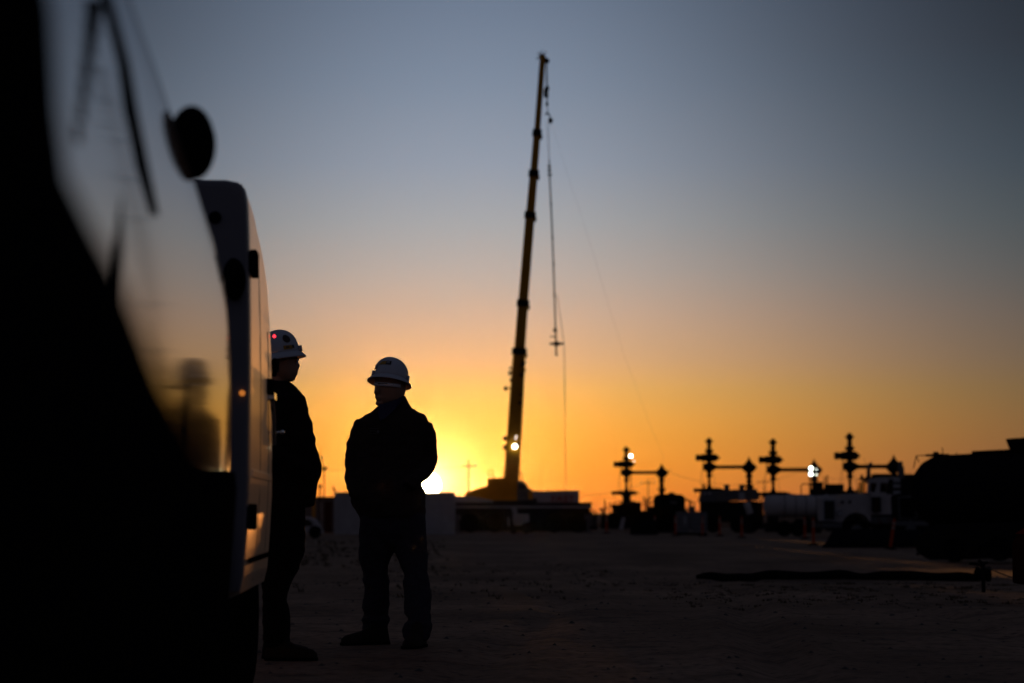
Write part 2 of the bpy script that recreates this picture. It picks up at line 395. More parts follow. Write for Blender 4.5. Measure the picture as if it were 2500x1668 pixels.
mb = MB(); rs = []
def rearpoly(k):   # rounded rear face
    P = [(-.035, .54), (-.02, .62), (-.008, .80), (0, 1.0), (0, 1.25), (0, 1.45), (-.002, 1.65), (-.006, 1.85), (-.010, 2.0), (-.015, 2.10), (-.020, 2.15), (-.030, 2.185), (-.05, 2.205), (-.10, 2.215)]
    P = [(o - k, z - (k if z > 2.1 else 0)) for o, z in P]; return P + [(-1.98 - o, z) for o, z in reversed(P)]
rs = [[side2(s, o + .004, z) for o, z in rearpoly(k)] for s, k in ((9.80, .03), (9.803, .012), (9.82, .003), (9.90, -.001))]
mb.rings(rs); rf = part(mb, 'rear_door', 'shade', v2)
for z in (1.88, .84):
    mb = MB(); mb.box(side2(9.94, .012, z), (.03, .16, .105), rz=.048); mb.box(side2(9.86, .008, z), (.03, .05, .085), rz=.048); part(mb, 'hinge', 'black', v2, bevel=.006)
mb = MB(); mb.lathe(side2(9.79, -.14, 2.055), [(-.012, .012), (-.012, .020), (.004, .026)], 'Y', 20); part(mb, 'round_lamp', 'black', v2)
mb = MB(); c = side2(9.74, -.06, 1.80)
mb.rings([[c + Vector((.045 * k * math.cos(a), dy, .085 * k * math.sin(a))) for a in [2 * math.pi * j / 18 for j in range(18)]] for dy, k in ((-.05, .4), (-.03, .9), (0, 1), (.05, 1.0))])
part(mb, 'rear_camera_hood', 'trim', v2, smooth=True)
mb = MB(); mb.lathe(side2(9.79, -.025, 1.34), [(-.01, .008), (0, .012), (.01, .012)], 'Y', 12); part(mb, 'marker_lamp', 'amber', v2)
for s, z0, z1 in ((10.62, .56, 1.95), (11.3, .56, 1.7), (11.8, .6, 1.45)):
    mb = MB(); prev = None; pts = []
    for k in range(9):
        z = z0 + (z1 - z0) * k / 8; o = 0
        pr = vprof(s)
        for (oa, za), (ob, zb) in zip(pr, pr[1:]):
            if za <= z <= zb: o = oa + (ob - oa) * (z - za) / (zb - za)
        pts.append(side2(s, o - .0015, z))
    mb.tube(pts, .0035, 6); part(mb, 'door_seam', 'black', v2)
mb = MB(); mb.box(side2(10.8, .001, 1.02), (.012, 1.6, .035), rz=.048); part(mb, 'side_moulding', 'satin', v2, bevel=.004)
mb = MB(); mb.box(side2(10.8, .0, .66), (.010, 1.6, .02), rz=.048); part(mb, 'sill_strip', 'black', v2)
mb = MB(); mb.box(side2(11.35, .018, 1.40), (.03, .20, .03), rz=.048); mb.tube([side2(11.3, .02, 1.38), side2(11.35, .026, 1.28), side2(11.45, .022, 1.18)], .011, 8); part(mb, 'door_handle', 'chrome', v2)
mb = MB(); mb.box(side2(11.22, .012, 1.44), (.035, .10, .07), rz=.048); part(mb, 'handle_cup', 'black', v2, bevel=.005)
mb = MB(); mb.tube([side2(11.85, .0, 1.53), side2(11.88, .005, 1.56), side2(11.9, .005, 1.6)], .012, 8); mb.lathe(side2(11.9, .0, 1.58), [(-.03, .01), (-.02, .018), (.03, .020), (.05, .01)], 'Y', 16, 1.9)
part(mb, 'door_mirror', 'black', v2, smooth=True)
mb = MB(); mb.lathe(side2(11.9, .04, 1.25), [(-.014, .004), (-.008, .012), (.008, .012), (.014, .004)], 'Y', 12); mb.tube([side2(11.9, .0, 1.25), side2(11.9, .04, 1.25)], .006, 6); part(mb, 'glint_ball', 'chrome', v2, smooth=True)  # small chrome ball added for an orange glint at the van front
mb = MB(); mb.box(side2(11.8, .01, 1.08), (.03, .12, .06), rz=.048); part(mb, 'step_bracket', 'black', v2)
mb = MB(); mb.lathe(side2(11.85, -.0, 1.72), [(-.01, .003), (0, .008), (.01, .003)], 'Y', 12); part(mb, 'marker_lamp', 'redlamp', v2)
for s in (10.6, 11.7):
    for off in (-.20, -1.78): part(MB().lathe(side2(s, off, .36), [(-.11, .1), (-.11, .33), (-.08, .36), (.08, .36), (.11, .33), (.11, .1)], 'X', 24), 'wheel', 'black', v2)
mb = MB(); mb.box(side2(10.95, -.95, .46), (1.6, 2.1, .14), rz=.048); part(mb, 'underbody', 'black', v2)

# ------------------------------------------------------------------ people
def blob(mb, vox, it=6):
    o = bpy.data.objects.new('tmp', mb.mesh('tmp')); C.objects.link(o)
    m = o.modifiers.new('r', 'REMESH'); m.mode = 'VOXEL'; m.voxel_size = vox; m.use_smooth_shade = True
    s = o.modifiers.new('s', 'SMOOTH'); s.iterations = it; s.factor = .5
    dg = bpy.context.evaluated_depsgraph_get(); me = bpy.data.meshes.new_from_object(o.evaluated_get(dg), depsgraph=dg)
    bpy.data.objects.remove(o); return me
def wrinkle(me, amp, sc, seed=0):
    vs = me.vertices
    for v in vs:
        c = v.co; d = noise.noise(Vector((c.x * sc, c.y * sc, c.z * sc * 1.6 + seed))) + .5 * noise.noise(Vector((c.x * sc * 2.3, c.y * sc * 2.3, c.z * sc * 4 + seed)))
        v.co = c + v.normal * d * amp
    me.update()
def mpart(me, name, m, parent, label=None):
    me.name = name; o = bpy.data.objects.new(name, me); C.objects.link(o); me.materials.clear(); me.materials.append(M[m]); o.parent = parent
    for p in me.polygons: p.use_smooth = True
    if label: o['label'] = label
    return o
class Fig:
    """cross sections measured as left and right edge at a height, at the figure's own distance"""
    def __init__(s, Y): s.Y = Y; s.k = Y / FPX
    def P(s, px, py, dy=0.): return W(px, py, s.Y) + Vector((0, dy, 0))
    def stack(s, mb, rows, n=28, e=2.3):
        rs = []
        for r in rows:
            py, l, rr, ry = r[:4]; dy = r[4] if len(r) > 4 else 0.
            c = s.P((l + rr) / 2, py, dy); a = (rr - l) / 2 * s.k; ring = []
            for j in range(n):
                t = 2 * math.pi * j / n; ct, st_ = math.cos(t), math.sin(t)
                ring.append(c + Vector((a * abs(ct) ** (2 / e) * (1 if ct > 0 else -1), ry * abs(st_) ** (2 / e) * (1 if st_ > 0 else -1), 0)))
            rs.append(ring)
        mb.rings(rs)
    def limb(s, mb, rows, n=16):
        """rows of (px, py, dy, radius in px)"""
        mb.tube([s.P(r[0], r[1], r[2]) for r in rows], [r[3] * s.k for r in rows], n)
    def ell(s, mb, px, py, dy, rx, ry, rz_, n=14):
        c = s.P(px, py, dy); rs = []
        for i in range(9):
            t = math.pi * (i + .02) / 8.04; h = -math.cos(t); r = math.sin(t) + .01
            rs.append([c + Vector((rx * s.k * r * math.cos(2 * math.pi * j / n), ry * r * math.sin(2 * math.pi * j / n), rz_ * s.k * h)) for j in range(n)])
        mb.rings(rs)
def hand(F, mb, w, d, sc=1.):
    """palm with four bent fingers and a thumb; w wrist point, d direction towards the fingertips (world)"""
    d = d.normalized(); up_ = Vector((0, 0, 1)); sd = d.cross(up_).normalized(); dn = d.cross(sd).normalized()
    mb.rings([[w + d * a + sd * (x * b) + dn * (y_ * c_) for x, y_ in ((-1, -1), (0, -1.2), (1, -1), (1.1, 0), (1, 1), (0, 1.2), (-1, 1), (-1.1, 0))] for a, b, c_ in ((-.02, .026, .02), (.02, .034, .017), (.06, .042, .016), (.09, .040, .013))])
    for i, (o, l) in enumerate(((-.031, .070), (-.011, .080), (.010, .075), (.030, .060))):
        p0 = w + d * .082 + sd * o
        mb.tube([p0, p0 + d * l * .45 + dn * .008, p0 + d * l * .75 + dn * .03, p0 + d * l * .8 + dn * .05], [.0095, .009, .008, .006], 8)
    p0 = w + d * .02 - sd * .03
    mb.tube([p0, p0 + d * .03 - sd * .025 + dn * .01, p0 + d * .06 - sd * .03 + dn * .025], [.012, .011, .008], 8)

def hardhat(parent, c, rx, ry, h, brx, bry, rot, name='hard_hat', ridge_dir=0.):
    """full brim hard hat, c centre of the rim"""
    mb = MB(); n = 48; rs = []
    prof = [(1.0, 0), (1.0, .10), (.97, .28), (.905, .46), (.80, .64), (.64, .80), (.44, .915), (.22, .98), (.02, 1.0)]
    for k, zz in prof:
        ring = []
        for j in range(n):
            a = 2 * math.pi * j / n; da = math.atan2(math.sin(a - ridge_dir), math.cos(a - ridge_dir))
            rid = .045 * math.exp(-(min(abs(da), math.pi - abs(da)) / .38) ** 2) * (1 - abs(2 * zz - 1.1) * .4) * (1 if zz > .3 else 0) if k > .05 else 0
            ring.append(Vector((rx * (k) * math.cos(a), ry * k * math.sin(a), h * (zz + rid * 1.8))))
        rs.append(ring)
    # central comb
    mb.rings(rs)
    rr = []
    for k, zz in ((.97, .02), (1.0, .05), (1.04, .01), (1.20, -.05), (1.36, -.16), (1.40, -.21), (1.395, -.24), (1.34, -.21), (1.19, -.11), (1.0, -.05), (.95, -.05)):
        q = (k - 1) / .4
        rr.append([Vector(((rx + (brx - rx) * q) * math.cos(2 * math.pi * j / n) if q > 0 else rx * k * math.cos(2 * math.pi * j / n), (ry + (bry - ry) * q) * math.sin(2 * math.pi * j / n) if q > 0 else ry * k * math.sin(2 * math.pi * j / n), h * zz)) for j in range(n)])
    rr.append(rr[0]); mb.rings(rr, cap=False)
    # raised comb over the crown and rain gutter lugs at the sides
    cb = []
    for i in range(13):
        a = -1.15 + 2.3 * i / 12; rad = 1.0
        px = ry * .97 * math.sin(a); pz = h * (1.0 * math.cos(a * 1.02) ** .8 if math.cos(a * 1.02) > 0 else 0) + h * .03
        cb.append((px, pz))
    dirv = Vector((math.cos(ridge_dir), math.sin(ridge_dir), 0)); sv = Vector((-dirv.y, dirv.x, 0)); rs = []
    for px, pz in cb: rs.append([dirv * px + sv * w_ + Vector((0, 0, pz + dz)) for w_, dz in ((-.024, -.03), (-.016, -.002), (0, .003), (.016, -.002), (.024, -.03))])
    mb.rings(rs)
    for s_ in (-1, 1): mb.box((s_ * (rx + .006), 0, h * .12), (.018, .05, .035))
    m4 = Matrix.Translation(c) @ rot.to_4x4()
    mb.v = [m4 @ v for v in mb.v]
    o = part(mb, name, 'hat', parent, smooth=True)
    return o, m4
def hat_patch(m4, rx, ry, h, a0, a1, z0, z1, n=8, oval=False):
    """a sticker lying on the shell between two bearings and two heights"""
    P = [(1.0, 0), (1.0, .10), (.97, .28), (.905, .46), (.80, .64), (.64, .80), (.44, .915), (.22, .98), (.02, 1.0)]
    def rad(z):
        for (ka, za), (kb, zb) in zip(P, P[1:]):
            if za <= z <= zb: return ka + (kb - ka) * (z - za) / (zb - za)
        return .1
    mb = MB()
    def pt(u, v, off):
        z = z0 + (z1 - z0) * v; k = rad(z); a = a0 + (a1 - a0) * u
        p = Vector((rx * k * math.cos(a), ry * k * math.sin(a), h * z)); nn = Vector((math.cos(a) / rx, math.sin(a) / ry, .6 * z / h * 1.2)).normalized()
        return m4 @ (p + nn * off)
    if oval:
        rim = [(.5 + .5 * math.cos(2 * math.pi * j / 24), .5 + .5 * math.sin(2 * math.pi * j / 24)) for j in range(24)]
        mid = [(.5 + .25 * math.cos(2 * math.pi * j / 24), .5 + .25 * math.sin(2 * math.pi * j / 24)) for j in range(24)]
        mb.rings([[pt(u, v, .0) for u, v in rim], [pt(u, v, .004) for u, v in rim], [pt(u, v, .006) for u, v in mid], [pt(.5, .5, .0065)] * 24], cap=False)
    else:
        for i in range(n):
            for j in range(3):
                u0, u1, v0, v1 = i / n, (i + 1) / n, j / 3, (j + 1) / 3
                mb.add([pt(u0, v0, .003), pt(u1, v0, .003), pt(u1, v1, .003), pt(u0, v1, .003)], [(0, 1, 2, 3)])
    return mb

# --- the man in the middle, facing left
F = Fig(15.85)
p1 = thing('person', (0, 0, 0), 'man standing in open yard facing left, white full brim hard hat, hands in jacket pockets', 'person')
mb = MB()
F.stack(mb, [(898, 930, 980, .075), (908, 921, 987, .092), (925, 917, 990, .10), (940, 915, 991, .103), (952, 914.5, 990, .103), (964, 915, 988, .10), (975, 918, 984, .095), (983, 922, 977, .085), (990, 930, 970, .065), (995, 938, 962, .04)])
F.ell(mb, 922, 955, -.085, 6, .035, 9); F.ell(mb, 919, 960, -.09, 5, .025, 5)       # nose
F.ell(mb, 926, 971, -.075, 10, .03, 3); F.ell(mb, 927, 976, -.072, 9, .028, 3)      # lips
F.ell(mb, 928, 986, -.055, 11, .04, 7)                                             # chin
F.ell(mb, 934, 939, -.088, 12, .02, 3)                                             # brow
F.ell(mb, 987, 951, -.01, 4, .02, 11)                                              # ear
F.limb(mb, [(955, 975, .02, 27), (957, 1000, .02, 27), (960, 1030, .02, 40)])
F.stack(mb, [(1020, 915, 1000, .07), (1060, 895, 1015, .10), (1150, 890, 1010, .11), (1230, 892, 1010, .10), (1300, 898, 1018, .08)])
for x0, side_ in ((920, -1), (1003, 1)):
    F.limb(mb, [(x0, 1290, 0, 22), (x0 + (9 if side_ > 0 else 0), 1380, 0 if side_ < 0 else -.09, 17), (x0 + (18 if side_ > 0 else -2), 1490, 0 if side_ < 0 else -.31, 13), (x0 + (18 if side_ > 0 else -2), 1545, 0 if side_ < 0 else -.42, 10)])
F.limb(mb, [(893, 1040, 0, 14), (867, 1100, 0, 11), (861, 1150, -.02, 9), (872, 1192, -.05, 8)])
F.limb(mb, [(1030, 1042, 0, 14), (1047, 1100, 0, 11), (1045, 1140, -.03, 9), (1030, 1160, -.09, 8)])
hand(F, mb, F.P(874, 1192, -.05), Vector((.5, .5, -1)))
hand(F, mb, F.P(1028, 1162, -.09), Vector((-.75, .4, -.6)))
mpart(blob(mb, .008, 3), 'body', 'skin', p1)
mb = MB()
F.stack(mb, [(985, 930, 992, .085), (996, 918, 1005, .105), (1006, 906, 1021, .125), (1014, 888, 1036, .14), (1028, 876, 1047, .155), (1060, 874, 1042, .165), (1100, 872, 1038, .17), (1150, 866, 1030, .185), (1185, 861, 1030, .19), (1205, 858, 1034, .19),
             (1222, 857, 1038, .185), (1242, 864, 1039, .175), (1256, 874, 1038, .17), (1266, 880, 1036, .16)], n=36)
F.limb(mb, [(889, 1033, 0, 21), (876, 1056, 0, 22), (867, 1090, 0, 21), (861, 1128, -.01, 19), (862, 1150, -.02, 18.5), (860, 1162, -.03, 20), (866, 1186, -.06, 20), (876, 1204, -.09, 21), (886, 1216, -.11, 18)], 20)
F.limb(mb, [(1034, 1037, 0, 22), (1044, 1062, 0, 20.5), (1048, 1095, 0, 20.5), (1049, 1118, 0, 20), (1046, 1140, -.03, 19), (1038, 1153, -.08, 18), (1026, 1163, -.13, 17), (1013, 1176, -.17, 17), (1002, 1190, -.18, 18)], 20)
F.ell(mb, 1035, 1212, 0, 5, .05, 14)
F.ell(mb, 1057, 1040, 0, 1, .02, 8)
me = blob(mb, .011, 3); wrinkle(me, .008, 11, 2)
jk = mpart(me, 'jacket', 'cloth', p1)
# turned up collar
mb = MB()
F.stack(mb, [(966, 958, 989, .075, .03), (974, 948, 993, .09, .015), (985, 934, 998, .105), (998, 922, 1007, .115), (1008, 912, 1014, .12)], n=24)
me = blob(mb, .010, 2); 
mpart(me, 'collar', 'cloth', jk)
mb = MB()   # shirt seen in the neck opening
a = F.P; pts = [(984, 968, -.06), (986, 976, -.10), (968, 1000, -.135), (944, 1024, -.165), (931, 1030, -.175), (926, 1014, -.165), (925, 996, -.14), (929, 990, -.12), (950, 985, -.12), (968, 978, -.115)]
f_ = [a(x, y_, d) for x, y_, d in pts]; b_ = [q + Vector((0, .05, 0)) for q in f_]
mb.rings([f_, b_]); part(mb, 'shirt_collar', 'shirt', p1)
mb = MB(); mb.box(F.P(916.5, 1055, -.172), (.074, .006, .018), ry=R(4)); pt_ = part(mb, 'name_patch', 'cloth', jk)
mb = MB(); mb.box(F.P(926.5, 1056, -.177), (.016, .004, .017), ry=R(4))
for i, (w_, x_) in enumerate(((1.6, 908), (1.4, 911), (1.4, 914), (1.6, 917), (1.3, 920))): mb.box(F.P(x_, 1054 + i * .25, -.177), (w_ * .0027, .004, .007 if i else .011))
for yy in (1048.6, 1060.6): mb.box(F.P(915, yy, -.176), (.068, .003, .002), ry=R(4))
part(mb, 'patch_lettering', 'patchm', pt_)
mb = MB()
L1 = [(1248, 878, 958, .14), (1300, 877.5, 963, .135), (1330, 876, 964, .125), (1356, 875, 958, .115), (1380, 880, 946, .105), (1404, 888, 947, .10), (1418, 885, 949, .102), (1444, 892, 950, .095), (1462, 888, 950, .10), (1482, 883.5, 949, .10), (1500, 890, 946, .09), (1513, 881, 953, .105), (1522, 887, 950, .092), (1532, 885, 946, .088), (1545, 884, 948, .09), (1556, 888, 950, .09)]
L2 = [(1248, 958, 1037, .14), (1300, 955, 1040, .135), (1330, 960, 1043, .125, -.02), (1356, 967, 1044.5, .115, -.05), (1380, 979, 1045.5, .105, -.09), (1400, 989, 1043.5, .10, -.13), (1406, 990, 1048, .10, -.14), (1420, 987, 1051, .10, -.17), (1448, 990, 1056, .095, -.23), (1475, 991, 1057, .095, -.28), (1495, 993, 1056, .09, -.32), (1508, 1003, 1057, .085, -.35), (1517, 992, 1060, .10, -.37), (1530, 989, 1059, .09, -.39), (1546, 990, 1055, .09, -.42), (1556, 998, 1047, .08, -.44)]
F.stack(mb, L1); F.stack(mb, L2)
F.stack(mb, [(1225, 872, 1032, .16), (1262, 879, 1036, .155), (1300, 879, 1039, .15), (1330, 880, 1041, .12), (1342, 900, 1025, .08)])
me = blob(mb, .010, 2); wrinkle(me, .007, 13, 9); mpart(me, 'trousers', 'denim', p1)
def boot(F, parent, heel, toe, ph, w=.05, topz=.16):
    """boot lying on the ground from heel point to toe point (world x, y)"""
    mb = MB(); h = Vector((heel[0], heel[1], 0)); tt = Vector((toe[0], toe[1], 0)); d = tt - h; d.normalize(); sd = Vector((-d.y, d.x, 0)); ln = (tt - h).length; rs = []
    for u, wd, tp in ((0, .6, .05), (.04, .85, .12), (.15, 1, topz), (.32, 1, topz), (.45, .95, .11), (.6, 1.05, .085), (.78, 1.05, .072), (.92, .8, .06), (1.0, .35, .04)):
        c = h + d * ln * u; z0 = gz(c.x, c.y)
        rs.append([c + sd * (w * wd * x) + Vector((0, 0, z0 + tp * z + .004)) for x, z in ((-1, 0), (-1.05, .15), (-.95, .5), (-.55, .92), (0, 1), (.55, .92), (.95, .5), (1.05, .15), (1, 0))])
    mb.rings(rs); o = part(mb, 'boot', 'leather', parent, smooth=True)
    mb = MB(); rs = []
    for u, wd in ((-.01, .6), (.06, .95), (.3, 1), (.42, .92), (.7, 1.1), (.9, .95), (1.01, .4)):
        c = h + d * ln * u; z0 = gz(c.x, c.y)
        rs.append([c + sd * (w * 1.1 * wd * x) + Vector((0, 0, z0 + z)) for x, z in ((-1, -.005), (-1, .018), (1, .018), (1, -.005))])
    mb.rings(rs); part(mb, 'sole', 'black', o)
x0 = F.P(948, 1560).x; x1 = F.P(838, 1560).x
boot(F, p1, (x0, 15.83), (x1, 15.70), 0)
xr = F.P(1020, 1560).x
boot(F, p1, (xr + .03, 15.48), (xr - .035, 15.17), 0, w=.052)
rot = Matrix.Rotation(R(8.5), 3, 'Y') @ Matrix.Rotation(R(-11), 3, 'X')
HC = F.P(952.5, 925.5)
ho, m4 = hardhat(p1, HC, .109, .125, .142, .148, .165, rot, ridge_dir=R(200))
part(hat_patch(m4, .109, .125, .142, R(214), R(246), .47, .66), 'yellow_sticker', 'ystick', ho)
part(hat_patch(m4, .109, .125, .142, R(246), R(268), .47, .68), 'black_sticker', 'bstick', ho)
mb = MB()
for k in range(3):
    q = hat_patch(m4, .112, .128, .143, R(251 + k * 4.5), R(253 + k * 4.5), .52, .61, 1); mb.add(q.v, q.f)
q = hat_patch(m4, .112, .128, .143, R(251), R(262), .60, .63, 3); mb.add(q.v, q.f)
part(mb, 'sticker_symbol', 'pale', ho)
mb = MB()    # safety glasses
rs = []
for i in range(13):
    a = R(-155 + i * 9.2); q = F.P(951, 940.5, 0) + Vector((.109 * math.cos(a), .113 * math.sin(a), 0)); dz = -.004 * (i - 6) * .35
    rs.append([q + Vector((0, 0, .011 + dz)), q + Vector((0, -.006, .004 + dz)), q + Vector((0, -.003, -.013 + dz)), q + Vector((.004 * math.cos(a + 3.14), .004, -.013 + dz)), q + Vector((0, .003, .01 + dz))])
mb.rings(rs); sg = part(mb, 'safety_glasses', 'lens', p1, smooth=True)
mb = MB(); mb.tube([F.P(962, 942, -.112), F.P(978, 943, -.085), F.P(990, 946, -.02)], .003, 6); mb.tube([F.P(914, 936, -.06), F.P(930, 938, -.108), F.P(948, 939.5, -.118)], .0022, 6); part(mb, 'glasses_frame', 'trim', sg)

# --- the man beside the van, facing right
G = Fig(14.22)
p2 = thing('person', (0, 0, 0), 'man in profile half hidden by the farther van, white hard hat, black jacket', 'person')
mb = MB()
G.stack(mb, [(848, 650, 715, .07), (862, 645, 724, .085), (878, 643, 727, .09), (890, 643, 728, .09), (902, 645, 728.5, .088), (912, 652, 727, .082), (920, 664, 723, .072), (927, 676, 720, .06), (932, 686, 714, .04)])
G.ell(mb, 728, 893, 0, 5, .018, 7); G.ell(mb, 728, 897, 0, 4, .015, 4)
G.ell(mb, 723, 910, 0, 5, .026, 2.5); G.ell(mb, 722, 915, 0, 4.5, .024, 2.5); G.ell(mb, 716, 924, 0, 6, .03, 6)
G.ell(mb, 681, 893, -.088, 7, .012, 13)
G.limb(mb, [(672, 915, 0, 30), (672, 940, 0, 31), (668, 965, 0, 45)])
G.stack(mb, [(965, 632, 712, .12), (1010, 628, 735, .16), (1100, 625, 745, .16), (1200, 625, 745, .15), (1260, 630, 738, .14)])
for dy in (-.1, .12): G.limb(mb, [(690, 1250, dy, 34), (690, 1370, dy, 25), (676, 1470, dy, 18), (680, 1570, dy, 15)])
G.limb(mb, [(668, 985, -.15, 13), (671, 1080, -.21, 11), (700, 1116, -.21, 10), (730, 1138, -.15, 8)])
hand(G, mb, G.P(730, 1138, -.14), Vector((.3, .9, -.1)))
mpart(blob(mb, .008, 3), 'body', 'skin', p2)
mb = MB()
G.stack(mb, [(930, 655, 700, .075), (938, 645, 713, .10), (952, 636, 729, .15), (970, 628, 746, .19), (985, 622, 749, .20), (1010, 614, 754, .21), (1035, 610, 762, .215), (1055, 608, 764, .215), (1062, 607, 768, .215), (1071, 606, 771, .215), (1080, 606, 766, .215), (1095, 605, 774, .21),
             (1115, 604, 779, .21), (1130, 603, 784, .21), (1145, 603, 785, .205), (1165, 604, 782, .20), (1180, 606, 775, .20), (1206, 610, 771, .195), (1235, 614, 767.5, .185), (1238, 622, 750, .17)], n=36)
G.limb(mb, [(668, 975, -.19, 24), (668, 1020, -.24, 25), (672, 1085, -.26, 23), (695, 1122, -.27, 21), (735, 1142, -.24, 18), (757, 1150, -.19, 17)], 18)
me = blob(mb, .011, 2); wrinkle(me, .007, 12, 21); mpart(me, 'jacket', 'cloth2', p2)
mb = MB(); 
for dy, sh in ((-.1, 0), (.12, -14)):
    G.stack(mb, [(1225, 620, 748 + sh, .11, dy), (1300, 622, 749 + sh, .11, dy), (1345, 630, 748 + sh, .105, dy), (1387, 640, 733 + sh, .10, dy), (1431, 644, 711 + sh, .09, dy), (1465, 646, 703 + sh, .085, dy), (1487, 644, 710 + sh, .09, dy), (1519, 646, 714 + sh, .09, dy), (1562, 648, 711 + sh, .085, dy), (1580, 650, 712 + sh, .08, dy)])
me = blob(mb, .011, 2); wrinkle(me, .006, 12, 5); mpart(me, 'trousers', 'cloth2', p2)
xa, xb = G.P(655, 1600).x, G.P(779, 1600).x
boot(G, p2, (xa, 14.1), (xb, 14.06), 0); boot(G, p2, (xa - .05, 14.36), (xb - .06, 14.38), 0)
rot2 = Matrix.Rotation(R(-9), 3, 'Y')
ho2, m5 = hardhat(p2, G.P(684, 866), .118, .11, .142, .150, .148, rot2, ridge_dir=0)
part(hat_patch(m5, .118, .11, .142, R(291), R(318), .40, .74, oval=True), 'round_emblem_sticker', 'bstick', ho2)
mb = MB()
for a_ in (-60, 0, 60):
    for s_ in (-1, 1):
        cx, cz = 304.5, .57; q = hat_patch(m5, .1205, .1125, .1435, R(cx - 1 + s_ * 5 * math.cos(R(a_ + 30))), R(cx + 1 + s_ * 5 * math.cos(R(a_ + 30))), cz - .025 + s_ * .08 * math.sin(R(a_ + 30)), cz + .025 + s_ * .08 * math.sin(R(a_ + 30)), 1); mb.add(q.v, q.f)
part(mb, 'emblem_marks', 'grey', ho2)
part(hat_patch(m5, .118, .11, .142, R(287), R(314), .12, .28), 'yellow_sticker', 'ystick', ho2)
mb = MB(); q = hat_patch(m5, .1195, .1115, .1425, R(294), R(304), .17, .23, 3); mb.add(q.v, q.f); q = hat_patch(m5, .1195, .1115, .1425, R(314), R(322), .14, .28, 3); mb.add(q.v, q.f)
part(mb, 'sticker_symbol', 'bstick', ho2)
mb = MB(); mb.tube([G.P(727, 875, -.05), G.P(729, 877, -.02), G.P(729, 877, .02)], .004, 6); mb.tube([G.P(690, 882, -.095), G.P(727, 876, -.055)], .003, 6)
sg = part(mb, 'safety_glasses', 'trim', p2)
mb = MB(); mb.rings([[G.P(728, 877, -.055), G.P(730, 878, 0), G.P(728, 877, .055)], [G.P(726, 889, -.05), G.P(728, 890, 0), G.P(726, 889, .05)]], cap=False); part(mb, 'lens', 'lens', sg)
mb = MB(); G.stack(mb, [(866, 641, 690, .09), (885, 639, 682, .094), (900, 641, 672, .09), (908, 645, 662, .08)]); mpart(blob(mb, .01, 2), 'hair', 'hair', p2)
mb = MB(); mb.box(G.P(683, 893, -.1), (.012, .01, .09), ry=R(5)); part(mb, 'earplug_cord', 'grey', p2)

# ------------------------------------------------------------------ crane far behind
CY = 153.
sc = CY / FPX
o_ = W(1210, 1300, CY); o_.z = -.43
def L_(px, py, o, Y=CY, dy=0.): q = W(px, py, Y); return Vector((q.x - o.x, dy, q.z - o.z))
cr = thing('mobile_crane', o_, 'tall yellow mobile crane with a near vertical telescopic boom', 'crane')
secs = [(1247.5, 1196, 1268, 857, 35, 28.5), (1268, 860, 1277, 739, 24.5, 23), (1277, 741, 1294.5, 524, 22, 21), (1294.5, 526, 1303.3, 422, 19.5, 18.5), (1303.3, 424, 1311.3, 323, 17, 16), (1311.3, 325, 1325.2, 134, 14, 12.5)]
def slab(mb, a, b_, wa, wb, depth, o):
    d = (b_ - a).normalized(); sd = Vector((d.z, 0, -d.x)); rs = []
    for q, w in ((a, wa), (b_, wb)):
        k = w * sc / 2 * 1.1; dd = depth / 2 * (w / 34)
        rs.append([q + sd * x * k + Vector((0, y_ * dd, 0)) for x, y_ in ((-1, -.7), (-.8, -1), (.8, -1), (1, -.7), (1, .7), (.8, 1), (-.8, 1), (-1, .7))])
    mb.rings(rs)
for i, (xa, ya, xb, yb, wa, wb) in enumerate(secs):
    mb = MB(); a, b_ = L_(xa, ya, o_), L_(xb, yb, o_); slab(mb, a, b_, wa, wb, 1.1, o_)
    bs = part(mb, 'boom_section', 'boom', cr)
    if i < 5:
        mb = MB(); d = (b_ - a).normalized(); slab(mb, b_ - d * .25, b_ + d * .15, wb + 5, wb + 5, 1.2, o_); mb.box(b_ - d * .3 + Vector((.5 * wb * sc + .08, 0, 0)), (.14, .3, .3)); part(mb, 'boom_collar', 'steel', bs)
mb = MB()
for px, py, s_ in ((1277.5, 890, .16), (1280, 905, .1), (1273, 916, .12), (1244.5, 912, .1), (1247, 930, .08), (1246, 900, .07), (1269, 985, .1), (1271, 965, .07), (1264, 1086, .12)): part(MB().box(L_(px, py, o_, dy=-.5), (s_ * 1.6, .3, s_ * 2.4), ry=.3), 'boom_bracket', 'steel', cr)
mb = MB(); mb.tube([L_(1250, 948.5, o_), L_(1236, 948.5, o_)], .045, 8); mb.lathe(L_(1235, 948.5, o_), [(-.16, .03), (-.05, .13), (.04, .17), (.09, .08)], 'X', 14); part(mb, 'boom_floodlight', 'steel', cr)
for py in (1070, 1092): part(MB().lathe(L_(1232, py, o_), [(-.12, .02), (-.06, .14), (.05, .18), (.2, .08)], 'X', 12), 'hydraulic_lug', 'steel', cr)
mb = MB(); mb.lathe(L_(1256.8, 1091, o_, dy=-.75), [(0, .03), (0, .13), (.1, .14), (.12, .03)], 'Y', 18); part(mb, 'lit_work_light', 'lampw', cr, label='bright white work light')
mb = MB(); mb.box(L_(1259.5, 1069, o_, dy=-.7), (.05, .03, .24), ry=R(18)); part(mb, 'dim_work_light', 'lampd', cr)
mb = MB()      # boom head with sheaves and instruments
mb.lathe(L_(1323, 140, o_, dy=-.12), [(0, .2), (.24, .2)], 'Y', 16); mb.lathe(L_(1335, 149, o_, dy=-.1), [(0, .17), (.2, .17)], 'Y', 16); mb.box(L_(1330, 147, o_), (.45, .4, .3), ry=.4)
for q in ((1313, 131), (1318, 125), (1324, 122), (1333, 127), (1311, 143), (1316, 138)): mb.tube([L_(1322, 135, o_), L_(*q, o_)], .02, 6)
